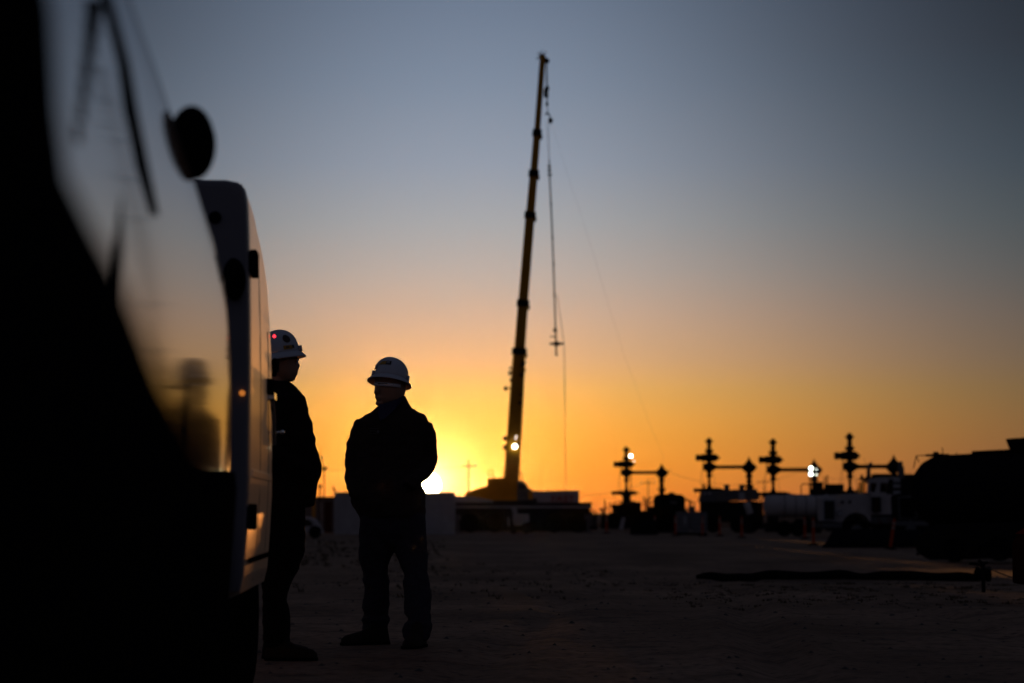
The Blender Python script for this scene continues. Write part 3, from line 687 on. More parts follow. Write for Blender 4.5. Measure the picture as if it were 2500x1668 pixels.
for q in ((1313, 131), (1333, 127), (1311, 143)): mb.box(L_(*q, o_), (.09, .09, .06))
part(mb, 'boom_head', 'steel', cr)
mb = MB()
mb.prism([(L_(x, y_, o_).x, L_(x, y_, o_).z) for x, y_ in ((1137, 1203), (1150, 1200), (1161, 1195), (1168, 1193), (1180, 1189.5), (1188, 1188), (1190, 1183), (1190, 1170), (1205, 1168), (1230, 1167), (1262, 1172), (1263, 1222), (1137, 1222))], -1.2, 1.3)
part(mb, 'superstructure', 'yellow', cr)
mb = MB(); mb.prism([(L_(x, y_, o_).x, L_(x, y_, o_).z) for x, y_ in ((1262.5, 1176), (1266, 1176), (1274, 1174), (1284, 1180), (1290, 1192), (1299, 1198), (1304, 1222), (1262.5, 1222))], -1.35, .6); oc = part(mb, 'operator_cab', 'grey', cr)
mb = MB(); mb.prism([(L_(x, y_, o_).x, L_(x, y_, o_).z) for x, y_ in ((1290, 1200), (1298, 1201), (1302, 1219), (1290, 1219))], -1.42, -1.36); part(mb, 'cab_panel', 'yellow', oc)
mb = MB(); mb.prism([(L_(x, y_, o_).x, L_(x, y_, o_).z) for x, y_ in ((1267, 1182), (1281, 1184), (1286, 1196), (1267, 1196))], -1.42, -1.36); part(mb, 'cab_window', 'glassd', oc)
mb = MB()
for a, b_ in (((1192, 1170), (1192, 1149)), ((1192, 1149), (1203, 1148)), ((1203, 1148), (1205, 1168)), ((1192, 1159), (1205, 1159))): mb.tube([L_(*a, o_), L_(*b_, o_)], .022, 6)
part(mb, 'guard_rail', 'yellow', cr)
mb = MB()
for a, b_ in (((1267, 1140), (1268, 1176)), ((1271, 1150), (1275, 1174)), ((1262, 1150), (1268, 1150))): mb.tube([L_(*a, o_), L_(*b_, o_)], .03, 6)
part(mb, 'luffing_hose', 'wire', cr)
mb = MB(); x0, x1 = L_(1112, 0, o_).x, L_(1440, 0, o_).x
mb.box(((x0 + x1) / 2, 0, L_(0, 1235, o_).z), (x1 - x0, 2.6, .42)); mb.box(((x0 + x1) / 2, -.2, 1.0), (x1 - x0 - .4, 2.0, .7)); mb.box(((x0 + x1) / 2 - .35, -.1, .95), (x1 - x0 + .5, 1.7, 1.75)); mb.box((L_(1220, 0, o_).x, 0, 1.9), (L_(1300, 0, o_).x - L_(1120, 0, o_).x, 2.2, .5)); part(mb, 'carrier_chassis', 'steel', cr)  # extra boxes fill the gaps under the deck to stop low sun streaks
mb = MB(); mb.box(((x0 + x1) / 2, -1.33, L_(0, 1238, o_).z), (x1 - x0, .05, .11)); mb.prism([(L_(x, y_, o_).x, L_(x, y_, o_).z) for x, y_ in ((1112, 1211), (1158, 1213), (1205, 1223), (1205, 1229), (1112, 1229))], -1.3, -.3); part(mb, 'deck_plates', 'pale', cr)
for i in range(5):
    for sgn in (-1, 1):
        mb = MB(); mb.lathe((x0 + 1.0 + i * 1.55 + (.6 if i > 1 else 0), sgn * 1.05, .68), [(-.25, .3), (-.25, .6), (-.18, .68), (.18, .68), (.25, .6), (.25, .3)], 'Y', 22); w_ = part(mb, 'wheel', 'black', cr)
for i, fx in enumerate((.03, .97)):
    mb = MB(); xx = x0 + (x1 - x0) * fx; mb.box((xx, 0, .95), (.35, 5.6, .3)); mb.tube([(xx, -2.7, .95), (xx, -2.7, .08)], .09, 10); mb.lathe((xx, -2.7, 0), [(0, .3), (.06, .3), (.08, .1)], 'Z', 14); part(mb, 'outrigger', 'grey', cr)
# hook block, hanging string, cables
hb = W(1337, 300, CY); hk = thing('hook_block', hb, 'black crane hook block with overhaul ball hanging beside the boom', 'crane hook')
H_ = lambda px, py, dy=0.: L_(px, py, hb, dy=dy)
mb = MB(); mb.box(H_(1335.5, 226), (.17, .35, .72), ry=.0); mb.box(H_(1330, 228), (.12, .2, .5)); mb.lathe(H_(1335.5, 216) + Vector((0, -.15, 0)), [(0, .15), (.3, .15)], 'Y', 16); part(mb, 'block', 'steel', hk)
mb = MB()
for dx in (-1.5, 0, 1.5): mb.tube([H_(1334 + dx, 150), H_(1335.5 + dx, 215)], .018, 6)
part(mb, 'hoist_rope', 'wire', hk)
mb = MB(); mb.tube([H_(1335.5, 243), H_(1335.5, 252)], .05, 8); mb.lathe(H_(1335.5, 255), [(-.12, .02), (-.05, .1), (.05, .1), (.12, .02)], 'Z', 12); mb.tube([H_(1335.5, 256), H_(1337, 268), H_(1337, 277)], .025, 8); part(mb, 'swivel', 'steel', hk)
mb = MB(); mb.tube([H_(1331, 281), H_(1333, 278), H_(1337, 277), H_(1341, 280), H_(1343, 286)], [.03, .06, .07, .05, .04], 8); part(mb, 'hook', 'steel', hk)
mb = MB(); mb.lathe(H_(1344.2, 294.5), [(-.2, .03), (-.14, .12), (0, .16), (.14, .12), (.2, .03)], 'Z', 16); part(mb, 'overhaul_ball', 'steel', hk, smooth=True)
ls = W(1357, 866, CY); lu = thing('lubricator_string', ls, 'long thin green pipe string hanging from the crane hook', 'pipe string')
Q_ = lambda px, py, dy=0.: L_(px, py, ls, dy=dy)
mb = MB(); mb.tube([Q_(1342, 432), Q_(1348, 560), Q_(1353, 700), Q_(1356.5, 806)], .05, 8); part(mb, 'riser_pipe', 'green', lu)
mb = MB()
for px, py in ((1345, 498), (1348.5, 580), (1351.5, 645), (1353.7, 720)): part(MB().tube([Q_(px, py - 3), Q_(px + .1, py + 3)], .075, 8), 'union_collar', 'green', lu)
mb = MB()
for px, py, r_ in ((1341, 395, .05), (1341, 405, .1), (1341.2, 411, .06), (1341.5, 417, .11), (1342, 427, .12)): mb.tube([Q_(px, py - 3), Q_(px, py + 3.5)], r_, 10)
mb.box(Q_(1345, 428), (.1, .1, .14)); part(mb, 'stuffing_box', 'green', lu)
mb = MB()
for dx in (-2.2, 2.2): mb.tube([Q_(1337 + dx, 298), Q_(1341 + dx * .3, 394)], .012, 5)
part(mb, 'sling', 'wire', lu)
mb = MB(); mb.lathe(Q_(1355.3, 806), [(-.14, .04), (-.08, .12), (.08, .12), (.14, .04)], 'Z', 14); mb.tube([Q_(1356.7, 808), Q_(1358.3, 868)], .055, 8); mb.box(Q_(1358.6, 867), (.14, .14, .1)); mb.box(Q_(1350, 822), (.35, .05, .07)); part(mb, 'tool_catcher', 'steel', lu)
mb = MB(); c = Q_(1359, 839.5); mb.lathe(c, [(-.44, .05), (-.40, .07), (-.2, .075), (-.12, .14), (.12, .14), (.2, .075), (.40, .07), (.46, .05)], 'X', 12); part(mb, 'cross_valve', 'steel', lu)
mb = MB(); pts = [W(1360 + 17 * t_ ** 1.0, 720 + 120 * t_, CY) for t_ in (0, .5, 1)] + [W(1377.5 + 4 * t_, 840 + 360 * t_, CY) for t_ in (.1, .3, .6, 1.0)] + [Vector((W(1382, 1200, CY).x, CY - .2, -.42))]
tag(MB().tube(pts, .018, 5).build('tag_line', M['wire']), 'thin rope hanging from the pipe string straight down to the ground', 'rope')
mb = MB(); pts = [W(x, y_, CY) for x, y_ in ((1346, 300), (1362, 350), (1385, 425), (1420, 530), (1455, 640), (1490, 760), (1525, 870), (1560, 965), (1592, 1050), (1618, 1110))] + [Vector((W(1650, 1200, CY).x, CY, -.3))]
tag(MB().tube(pts, .004, 5).build('wireline_cable', M['wire']), 'fine slack cable sagging from the hook down to the right', 'cable')

# ------------------------------------------------------------------ wellhead trees
def wellhead(px, ptop, Y, k, label, lean=0., reach=1., arm=(31, 17), lowarm=(36, 25)):
    u = k * Y / FPX; top = W(px, ptop, Y); o = Vector((top.x, Y, -.43)); H = top.z + .43
    w = thing('wellhead', o, label, 'wellhead', 'wellhead valve trees with sideways flow pipes')
    Z = lambda d: H - d * u
    def stack(x, prof, name, m='steel', par=w):
        mb = MB(); mb.lathe((x * u, 0, 0), [(Z(d), r * 2.0 * u) for d, r in reversed(prof)], 'Z', 14); return part(mb, name, m, par)
    stack(0, [(0, .6), (2, 1.6), (3, 2.6), (6, 2.6), (6.5, 4), (9, 5), (10, 3.2), (13, 3), (14, 2.0), (18, 2.2), (19, 2.8), (21, 2.8), (22, 2.0), (25, 2.2), (26, 4.4), (32, 4.4), (33, 3), (36, 3), (38, 5)], 'tree_cap')
    mb = MB(); mb.tube([(-7.5 * u, 0, Z(7.5)), (7.5 * u, 0, Z(7.5))], .9 * u, 6); mb.tube([(0, -7.5 * u, Z(7.5)), (0, 7.5 * u, Z(7.5))], .9 * u, 6); part(mb, 'cap_wings', 'steel', w)
    def actuator(d, l, r, t, name):
        mb = MB(); mb.lathe((0, 0, Z(d)), [(-l * u, t * .6 * u), (-l * u + .5 * u, t * .7 * u), (-l * .72 * u, t * .72 * u), (-l * .7 * u, t * .6 * u), (-l * .6 * u, t * .7 * u), (-l * .45 * u, t * .84 * u), (0, t * .88 * u), (r * .75 * u, t * .86 * u), (r * .82 * u, t * .7 * u), (r * u, t * .55 * u), (r * 1.03 * u, t * .25 * u), (r * 1.25 * u, t * .18 * u)], 'X', 16)
        return part(mb, name, 'steel', w)
    actuator(43.5, arm[0], arm[1], 9.6, 'upper_gate_valve')
    stack(0, [(47, 2.7), (53, 2.5), (55, 3.4), (58, 4.2), (61, 5.2), (66, 5.2), (70, 3.9), (75, 3.1), (76, 2.2), (79, 2.2), (80, 3.1), (85, 3.1), (86, 1.6), (100, 1.5), (104, 2.2), (109, 3.3), (112, 3.6)], 'cross_spool')
    mb = MB(); mb.lathe((0, 0, Z(63.5)), [(-13 * u, 3 * u), (-12.6 * u, 7.6 * u), (-6 * u, 8.4 * u), (-5 * u, 9.6 * u), (5 * u, 9.6 * u), (9 * u, 8.4 * u), (13 * u, 5.4 * u), (17 * u, 4.2 * u)], 'X', 14); part(mb, 'cross_body', 'steel', w)
    actuator(113.5, lowarm[0], lowarm[1], 6.0, 'lower_gate_valve')
    stack(0, [(110, 4.5), (117, 4.5), (118, 6), (122, 6), (123, 4.5), (140, 5), (141, 7.5), (145, 7.5), (146, 5)] + [(H / u - 12, 5), (H / u - 11, 9), (H / u, 9)], 'lower_spool')
    mb = MB(); RX = 86 * reach; mb.tube([(12 * u, 0, Z(64)), (RX * u, 0, Z(63.4))], 4.0 * u, 12); fp = part(mb, 'flow_pipe', 'steel', w)
    stack(RX, [(42, .5), (46, 1), (50, 2.2), (53, 3.4), (57, 5), (61, 8), (66, 8.5), (70, 6.5), (75, 4.2), (76, 2.8), (80, 2.8), (81, 3.8), (86, 3.8), (87, 2.4), (92, 2.6), (93, 3.4), (96, 3.4), (97, 2.4), (103, 2.8), (104, 3.4), (108, 3.4), (112, 3), (118, 3)] + [(H / u, 3)], 'side_riser')
    mb = MB(); mb.lathe((RX * u, 0, Z(63.5)), [(-13 * u, 2.5 * u), (-9 * u, 6 * u), (0, 8 * u), (8 * u, 7.8 * u), (12 * u, 5.5 * u), (13 * u, 3 * u)], 'X', 14); part(mb, 'riser_body', 'steel', w)
    mb = MB(); mb.box(((RX - 1) * u, 0, Z(104.5)), (18 * u, 8 * u, 4.5 * u)); mb.box(((RX + 5) * u, 0, Z(106)), (8 * u, 8 * u, 9 * u)); part(mb, 'riser_valve', 'steel', w)
    mb = MB()
    for xa, da, xb, db in ((-13, 46, -21, 104), (-13, 46, -15, 112), (9, 76, 13, 112), (-30, 112, -30, 127), (22, 112, 22, 127)): mb.tube([(xa * u, -.1, Z(da)), (xb * u, -.12, Z(db))], .35 * u, 5)
    part(mb, 'hydraulic_lines', 'wire', w)
    return w
wellhead(1529, 1090, 190, 1.0, 'leftmost and smallest black wellhead tree, lit lamp beside its top')
wellhead(1731, 1068.5, 168, 1.13, 'second wellhead tree from left, its top ring spiked like a crown', arm=(29, 19), lowarm=(34, 30))
wellhead(1887, 1070.5, 156, 1.2, 'third wellhead tree from left, rising behind the white tank', reach=.97, arm=(29, 17), lowarm=(36, 34))
wellhead(2074, 1056.5, 143, 1.30, 'tallest wellhead tree, standing behind the white truck cab', reach=.96, arm=(29, 16), lowarm=(18, 18))

# ------------------------------------------------------------------ far yard helpers
def far(name, px, Y, label, cat, group=None, rz=0.):
    q = W(px, 1250, Y); return thing(name, (q.x, Y, -.43), label, cat, group, rz), q.x
def zz(py, Y): return W(1250, py, Y).z + .43

# delineator posts
proto = None
spots = [(1303, 1289, 0, 'orange delineator post near the white cart below the crane'), (1346, 1296, 0, 'orange delineator post under the lettered box trailer, left of two'),
         (1408, 1299, 0, 'orange delineator post below the right edge of the lettered box trailer'), (1481, 1302, 0, 'orange delineator post just left of the white leaning board'), (1599, 1305, 0, 'orange delineator post in front of the black upright tank'),
         (1649, 1308, 0, 'orange delineator post at the left edge of the grey totes'), (1715, 1309, 0, 'orange delineator post right of the grey totes'), (1757, 1309, 0, 'dull orange delineator post under the pump trailer, left of two'), (1811, 1313, 0, 'orange delineator post under the rear end of the pump trailer'),
         (1965, 1316, 0, 'orange delineator post left of the white truck bumper, the farther of two'), (1986, 1331, 0, 'orange delineator post at the white truck bumper, the nearer of two'), (2173, 1341, R(9), 'orange delineator post leaning in front of the second truck grille')]
for px, py, ln, lb in spots:
    Y = 7615 / (py - 1250); q = W(px, py, Y)
    if proto is None:
        d = thing('delineator_post', (q.x, Y, -.43), lb, 'traffic post', 'orange delineator posts in a row across the yard')
        part(MB().lathe((0, 0, 0), [(0, .24), (.03, .24), (.06, .2), (.09, .07)], 'Z', 8), 'rubber_base', 'black', d)
        part(MB().lathe((0, 0, 0), [(.09, .055), (.98, .05), (1.02, .03), (1.07, .03), (1.08, .01)], 'Z', 12), 'post', 'orange', d)
        part(MB().lathe((0, 0, 0), [(.70, .0575), (.80, .0565)], 'Z', 12), 'reflective_band', 'reflect', d); part(MB().lathe((0, 0, 0), [(.85, .0565), (.95, .0555)], 'Z', 12), 'reflective_band', 'reflect', d)
        proto = d
    else:
        d = copy_tree(proto); d.location = (q.x, Y, -.43); d['label'] = lb
    d.rotation_euler = (0, ln, random.random() * 0)

# container, office box and things left
Y = 140; c1, cx = far('storage_container', 965, Y, 'long plain white container behind the man in the middle', 'container')
x0, x1 = W(826, 0, Y).x - cx, W(1110, 0, Y).x - cx; h = zz(1203, Y)
mb = MB(); rs = []
mb.box(((x0 + x1) / 2, 1.2, h / 2 + .06), (x1 - x0, 2.4, h - .12)); part(mb, 'shell', 'white', c1)
mb = MB()
for i in range(36): mb.box((x0 + .2 + i * (x1 - x0 - .4) / 35, -.015, h / 2), (.09, .03, h - .4))
part(mb, 'wall_ribs', 'white', c1)
mb = MB()
for x_ in (x0, x1): mb.box((x_, .0, h / 2), (.16, .12, h + .02))
mb.box(((x0 + x1) / 2, .0, h - .03), (x1 - x0, .1, .12)); mb.box(((x0 + x1) / 2, 0, .08), (x1 - x0, .1, .16)); part(mb, 'frame', 'white', c1)
mb = MB(); mb.box((W(908, 0, Y).x - cx, -.04, zz(1290, Y)), (.35, .06, .05)); part(mb, 'vent', 'grey', c1)
Y = 150; c2, cx = far('site_cabin', 780, Y, 'low pale site cabin with a dark door end, behind the parked white car', 'cabin')
x0, x1 = W(735, 0, Y).x - cx, W(822, 0, Y).x - cx; h = zz(1216, Y)
part(MB().box(((x0 + x1) / 2, 1, h / 2), (x1 - x0, 2, h)), 'shell', 'grey', c2)
part(MB().box(((x0 + x1) / 2, .95, h + .03), (x1 - x0 + .2, 2.2, .08)), 'roof', 'steel', c2)
part(MB().box((W(808, 0, Y).x - cx, -.03, h * .46), (.45, .08, h * .88)), 'door', 'rust', c2)
part(MB().box((W(789, 0, Y).x - cx, -.02, h * .45), (.16, .05, h * .85)), 'wall_panel', 'pale', c2)
part(MB().box((W(773, 0, Y).x - cx, -.02, h * .6), (.2, .05, h * .5)), 'wall_panel', 'ystick', c2)
Y = 118; cr2, cx = far('parked_car', 735, Y, 'pale rounded car nose seen between the two men', 'car')
P_ = [(748, 1262), (762, 1263), (774, 1269), (782, 1280), (789, 1294), (792, 1300), (792, 1308), (640, 1308), (640, 1275), (700, 1262)]
part(MB().prism([(W(a, 0, Y).x - cx, max(.25, zz(b_, Y))) for a, b_ in P_], 0, 1.7), 'body', 'white', cr2, bevel=.05)
P_ = [(742, 1268), (760, 1268), (768, 1274), (772, 1284), (742, 1286)]
part(MB().prism([(W(a, 0, Y).x - cx, zz(b_, Y)) for a, b_ in P_], -.02, .02), 'side_window', 'glassd', cr2)
for px in (776, 680): part(MB().lathe((W(px, 0, Y).x - cx, .1, .32), [(-.12, .1), (-.12, .3), (.12, .32), (.13, .1)], 'Y', 18), 'wheel', 'black', cr2)
part(MB().box((W(790, 0, Y).x - cx, .3, .55), (.06, .35, .14)), 'headlight', 'pale', cr2)
# masts and poles
Y = 170; lt, cx = far('light_tower', 791, Y, 'unlit light tower mast right behind the man beside the van', 'light tower')
part(MB().tube([(0, 0, .4), (0, 0, zz(1140, Y))], [.06, .03], 8), 'mast', 'steel', lt)
mb = MB(); mb.prism([(-.28, zz(1141, Y)), (.28, zz(1141, Y)), (.02, zz(1151, Y))], -.1, .1); part(mb, 'lamp_head', 'green', lt)
mb = MB(); mb.box((-.2, 0, zz(1118, Y)), (.14, .1, .22), ry=.3); mb.tube([(-.15, 0, zz(1121, Y)), (0, 0, zz(1141, Y))], .03, 6); part(mb, 'lamp_head', 'pale', lt)
part(MB().box((0, 0, .5), (1.2, 1, .7)), 'trailer', 'steel', lt)
Y = 135; po, cx = far('steel_post', 781, Y, 'thin dark post with a knob on top, between the two men', 'post')
part(MB().lathe((0, 0, 0), [(0, .05), (zz(1192, Y), .04), (zz(1190, Y), .09), (zz(1184, Y), .09), (zz(1182, Y), .02)], 'Z', 10), 'shaft', 'steel', po)
Y = 143; po, cx = far('whip_antenna', 826, Y, 'short leaning antenna on the left end of the white container', 'antenna'); po.location.y = 141
part(MB().tube([(0, 0, zz(1206, Y)), (-.10, 0, zz(1196, Y)), (-.17, 0, zz(1188, Y))], [.03, .07, .03], 6), 'rod', 'steel', po)
# utility poles and wires
poles = []
for px, top, Y, arm_, lb in ((1144, 1122, 330, 1.1, 'slim utility pole with crossarm left of the crane'), (1583, 1171, 420, 1.3, 'faint utility pole with crossarm between the first two wellheads'), (1866, 1168, 400, 1.2, 'faint utility pole just left of the third wellhead'), (640, 1130, 330, 1.1, 'utility pole hidden mostly behind the farther van')):
    u, cx = far('utility_pole', px, Y, lb, 'utility pole', 'utility poles carrying the far wires'); h = zz(top, Y)
    part(MB().tube([(0, 0, 0), (0, 0, h)], [.11, .07], 8), 'pole', 'wood', u)
    hz = h - .6 if px != 1144 else zz(1138, Y); part(MB().box((0, 0, hz), (arm_ * 2, .08, .09)), 'crossarm', 'wood', u); poles.append((cx, Y, hz - .43 + .1))
    mb = MB()
    for s_ in (-.9, .9): mb.lathe((s_ * arm_, 0, hz + .07), [(0, .05), (.1, .08), (.2, .04)], 'Z', 8)
    part(mb, 'insulator', 'pale', u)
def wire(a, b_, sag, r, lb):
    pts = []
    for i in range(25):
        t_ = i / 24; p_ = a.lerp(b_, t_); p_.z -= sag * 4 * t_ * (1 - t_); pts.append(p_)
    tag(MB().tube(pts, r, 4).build('overhead_wire', M['wire']), lb, 'wire', 'overhead wires across the orange sky')
wire(W(560, 1140, 330), W(1144, 1139, 330), .5, .025, 'overhead wire running behind the men to the slim utility pole')
wire(W(1144, 1139, 330), W(1640, 1146, 420), 4.2, .03, 'overhead wire sagging between the crane boom and the first wellhead')
wire(W(1620, 1148, 400), W(1955, 1151, 400), 2.3, .03, 'overhead wire sagging behind the second and third wellheads')
wire(W(1955, 1151, 400), W(2230, 1149, 400), 1.5, .03, 'overhead wire behind the tallest wellhead')

# lettered box trailer
Y = 175; bt, cx = far('box_trailer', 1359, Y, 'white box trailer with dull red lettering right of the crane', 'trailer')
P_ = [(1300, 1199), (1412, 1197), (1412, 1229), (1300, 1229)]
part(MB().prism([(W(a, 0, Y).x - cx, zz(b_, Y)) for a, b_ in P_], 0, 2.4), 'box', 'white', bt)
part(MB().box((0, .6, 1.4), (3.0, .8, .3)), 'chassis', 'steel', bt)
cu = bpy.data.curves.new('lettering', 'FONT'); cu.body = 'FAST'; cu.size = .62; cu.extrude = .01; cu.align_x = 'CENTER'; cu.offset = .012
tmp = bpy.data.objects.new('tmp', cu); C.objects.link(tmp); dg = bpy.context.evaluated_depsgraph_get(); me = bpy.data.meshes.new_from_object(tmp.evaluated_get(dg)); bpy.data.objects.remove(tmp)
lo_ = bpy.data.objects.new('lettering', me); C.objects.link(lo_); me.materials.clear(); me.materials.append(M['redl']); lo_.parent = bt
lo_.rotation_euler = (R(90), 0, 0); lo_.scale = (1.25, 1, 1); lo_.location = (W(1372, 0, Y).x - cx, -.03, zz(1225, Y))
for s_ in (-1.2, 1.2): part(MB().lathe((s_, .2, .5), [(-.15, .2), (-.15, .5), (.15, .5), (.15, .2)], 'Y', 18), 'wheel', 'black', bt)
for s_ in (-.5, .5): part(MB().box((s_ * 2.4, .5, .9), (.12, .12, .9)), 'landing_leg', 'steel', bt)

# white cart in front of the crane
Y = 142; ct, cx = far('utility_cart', 1270, Y, 'small white utility cart on black wheels below the crane cab', 'cart')
part(MB().prism([(W(a, 0, Y).x - cx, zz(b_, Y)) for a, b_ in ((1253, 1256), (1291, 1256), (1291, 1274), (1278, 1277), (1272, 1283), (1256, 1283), (1252, 1270))], 0, 1.2), 'body', 'white', ct, bevel=.03)
part(MB().prism([(W(a, 0, Y).x - cx, zz(b_, Y)) for a, b_ in ((1247, 1237), (1261, 1237), (1263, 1255.5), (1254, 1255.5))], .2, .9), 'hood', 'pale', ct)
part(MB().box((W(1242, 0, Y).x - cx, .3, zz(1274, Y)), (.1, .6, .5)), 'side_panel', 'pale', ct)
for px in (1254, 1284): part(MB().lathe((W(px, 0, Y).x - cx, .0, .22), [(-.1, .08), (-.1, .2), (.1, .22), (.12, .08)], 'Y', 16), 'wheel', 'black', ct)

# cluttered dark equipment
def skid(px0, px1, ptop, Y, label, seed, tall=(), name='pump_skid', m='steel', group='dark pumping equipment among the wellheads', cat='pump skid'):
    random.seed(seed); s_, cx = far(name, (px0 + px1) / 2, Y, label, cat, group); w = W(px1, 0, Y).x - W(px0, 0, Y).x; h = zz(ptop, Y)
    part(MB().box((0, 0, .18), (w, 1.6, .22)), 'base_frame', 'steel', s_)
    mb = MB()
    n = max(3, int(w / .6))
    for i in range(n):
        hh = h * random.uniform(.62, .96); ww = w / n * random.uniform(.8, 1.1); mb.box((-w / 2 + (i + .5) * w / n, random.uniform(-.3, .3), .29 + (hh - .29) / 2), (ww, random.uniform(.7, 1.3), hh - .29))
    part(mb, 'housing', m, s_, bevel=.04)
    mb = MB()
    for i in range(n):
        x = -w / 2 + random.random() * w; hh = h * random.uniform(.9, 1.06); mb.tube([(x, -.5, .3), (x, -.5, hh - .15), (x + random.choice((-.35, .35)), -.5, hh)], random.uniform(.03, .07), 8)
    for x_, hh in tall: mb.tube([(W(x_, 0, Y).x - cx, 0, .3), (W(x_, 0, Y).x - cx, 0, zz(hh, Y))], .05, 8)
    part(mb, 'pipework', 'steel', s_)
    mb = MB()
    for i in range(3): mb.lathe((-w / 2 + random.random() * w, -.62, h * random.uniform(.4, .8)), [(0, .03), (0, .14), (.04, .14), (.04, .03)], 'Y', 14)
    part(mb, 'handwheel', 'steel', s_)
    return s_
skid(1318, 1400, 1238, 160, 'dark low equipment skid in front of the lettered trailer', 1, m='grey')
skid(1384, 1432, 1233, 165, 'dark rounded equipment skid at the right end of the lettered trailer', 2)
skid(1425, 1458, 1240, 168, 'low dark equipment skid left of the gap in the skyline', 3, m='grey')
skid(1468, 1508, 1238, 175, 'low dark pump skid right of the gap in the skyline', 4, ((1474, 1220), (1485, 1226)))
skid(1496, 1552, 1219, 178, 'dark pump skid at the foot of the leftmost wellhead', 5)
skid(1545, 1604, 1217, 165, 'dark pump skid between leftmost wellhead and black upright tank', 6, ((1568, 1213),))
skid(1664, 1712, 1222, 172, 'low dark pump skid right of the black upright tank', 7, m='grey')
skid(1835, 1862, 1212, 172, 'narrow dark pump skid left of the white tank', 8)
skid(1990, 2024, 1206, 168, 'dark pump skid between the white tank and the black crates', 9, ((2003, 1165), (2009, 1160)))
skid(2060, 2120, 1196, 160, 'dark pump skid behind the white truck hood', 10)
skid(1540, 1600, 1262, 130, 'black low hose reel skid left of the grey totes', 11, name='hose_skid')
# black tank
Y = 150; tk, cx = far('upright_tank', 1634, Y, 'black rounded tank standing right of the leftmost wellhead riser', 'tank')
w = W(1667, 0, Y).x - cx; h = zz(1206, Y)
part(MB().lathe((0, 0, 0), [(.2, w), (h - .35, w), (h - .15, w * .93), (h - .04, w * .75), (h, .2)], 'Z', 26), 'shell', 'black', tk, smooth=True)
part(MB().lathe((.15, 0, h - .04), [(0, .22), (.1, .2), (.14, .05)], 'Z', 12), 'hatch', 'black', tk); part(MB().lathe((0, 0, 0), [(0, w + .1), (.2, w + .1)], 'Z', 26), 'base', 'steel', tk)
part(MB().box((.2, -w - .0, zz(1227, Y)), (.42, .03, .14)), 'label_plate', 'grey', tk)
# grey totes
for k, (a, b_) in enumerate(((1650, 1683), (1687, 1724))):
    Y = 136; tt_, cx = far('liquid_tote', (a + b_) / 2, Y, ('left', 'right')[k] + ' one of two grey liquid totes under the pump trailer front', 'tote', 'grey liquid totes'); w = W(b_, 0, Y).x - W(a, 0, Y).x; h = zz(1247, Y)
    part(MB().box((0, 0, .16 + (h - .2) / 2), (w * .9, 1, h - .3)), 'bottle', 'grey', tt_, bevel=.05)
    mb = MB()
    for i in range(6): mb.box((-w * .47 + i * w * .94 / 5, -.53, h / 2), (.025, .025, h - .2))
    for i in range(5): mb.box((0, -.55, .2 + i * (h - .3) / 4), (w * .96, .02, .025))
    part(mb, 'cage', 'pale', tt_); part(MB().box((0, 0, .07), (w, 1.1, .14)), 'pallet', 'steel', tt_)
    if k == 0: part(MB().box((w * .12, -.58, h * .62), (.14, .02, h * .35)), 'label_panel', 'pale', tt_)
# white board leaning
Y = 147; bd, cx = far('leaning_board', 1514, Y, 'narrow white board leaning in front of the leftmost wellhead', 'board')
part(MB().prism([(W(a, 0, Y).x - cx, max(0.02, zz(b_, Y))) for a, b_ in ((1514, 1264), (1523, 1264), (1517, 1293), (1507, 1293))], 0, .05), 'board', 'pale', bd)
part(MB().tube([(.15, .04, .9), (.4, .5, .0)], .02, 6), 'prop', 'wood', bd)
# pump trailer with pale top
Y = 150; pt2, cx = far('pump_trailer', 1775, Y, 'dark pump trailer with pale panels and two round stacks, under second wellhead', 'pump trailer')
X = lambda px: W(px, 0, Y).x - cx
part(MB().prism([(X(1706), zz(1200, Y)), (X(1772), zz(1196, Y)), (X(1835), zz(1194, Y)), (X(1842), zz(1214, Y)), (X(1840), zz(1222, Y)), (X(1700), zz(1226, Y))], -1, 1), 'engine_deck', 'grey', pt2)
part(MB().box((X(1772), .0, zz(1250, Y)), (X(1838) - X(1702), 1.8, 1.3)), 'body', 'steel', pt2)
for a in (1765, 1801):
    part(MB().lathe((X(a), -.5, zz(1205, Y)), [(0, .17), (.42, .17), (.48, .2), (.54, .16)], 'Z', 14), 'exhaust_stack', 'grey', pt2)
part(MB().box((X(1799), -1.02, zz(1213, Y)), (.36, .05, .5)), 'pale_panel', 'pale', pt2)
mb = MB()
for a in (1711, 1722): mb.lathe((X(a), -1.03, zz(1205, Y)), [(0, .09), (.03, .09)], 'Y', 12)
part(mb, 'gauge', 'white', pt2)
mb = MB()
for a, b_ in ((1708, 1187), (1713, 1184)): mb.box((X(a), -.3, zz(b_, Y)), (.2, .1, .08), ry=.6)
mb.tube([(X(1711), -.3, zz(1200, Y)), (X(1711), -.3, zz(1184, Y))], .05, 6); part(mb, 'work_lamp', 'steel', pt2)
for a in (1730, 1790, 1822): part(MB().lathe((X(a), -.9, .5), [(-.15, .2), (-.15, .48), (.15, .48), (.16, .2)], 'Y', 18), 'wheel', 'black', pt2)
Y = 147; dr, cx = far('white_drum', 1827, Y, 'tilted pale drum at the right end of the pump trailer', 'drum')
mb = MB(); mb.lathe((0, 0, 0), [(-.36, .19), (-.34, .2), (.34, .2), (.36, .19)], 'Z', 16); mm = Matrix.Rotation(R(-18), 3, 'Y'); mb.v = [mm @ v + Vector((0, 0, zz(1241, Y))) for v in mb.v]; part(mb, 'shell', 'white', dr, smooth=True)
mb = MB(); mb.box((0, .1, .4), (.5, .5, .8)); part(mb, 'stand', 'steel', dr)
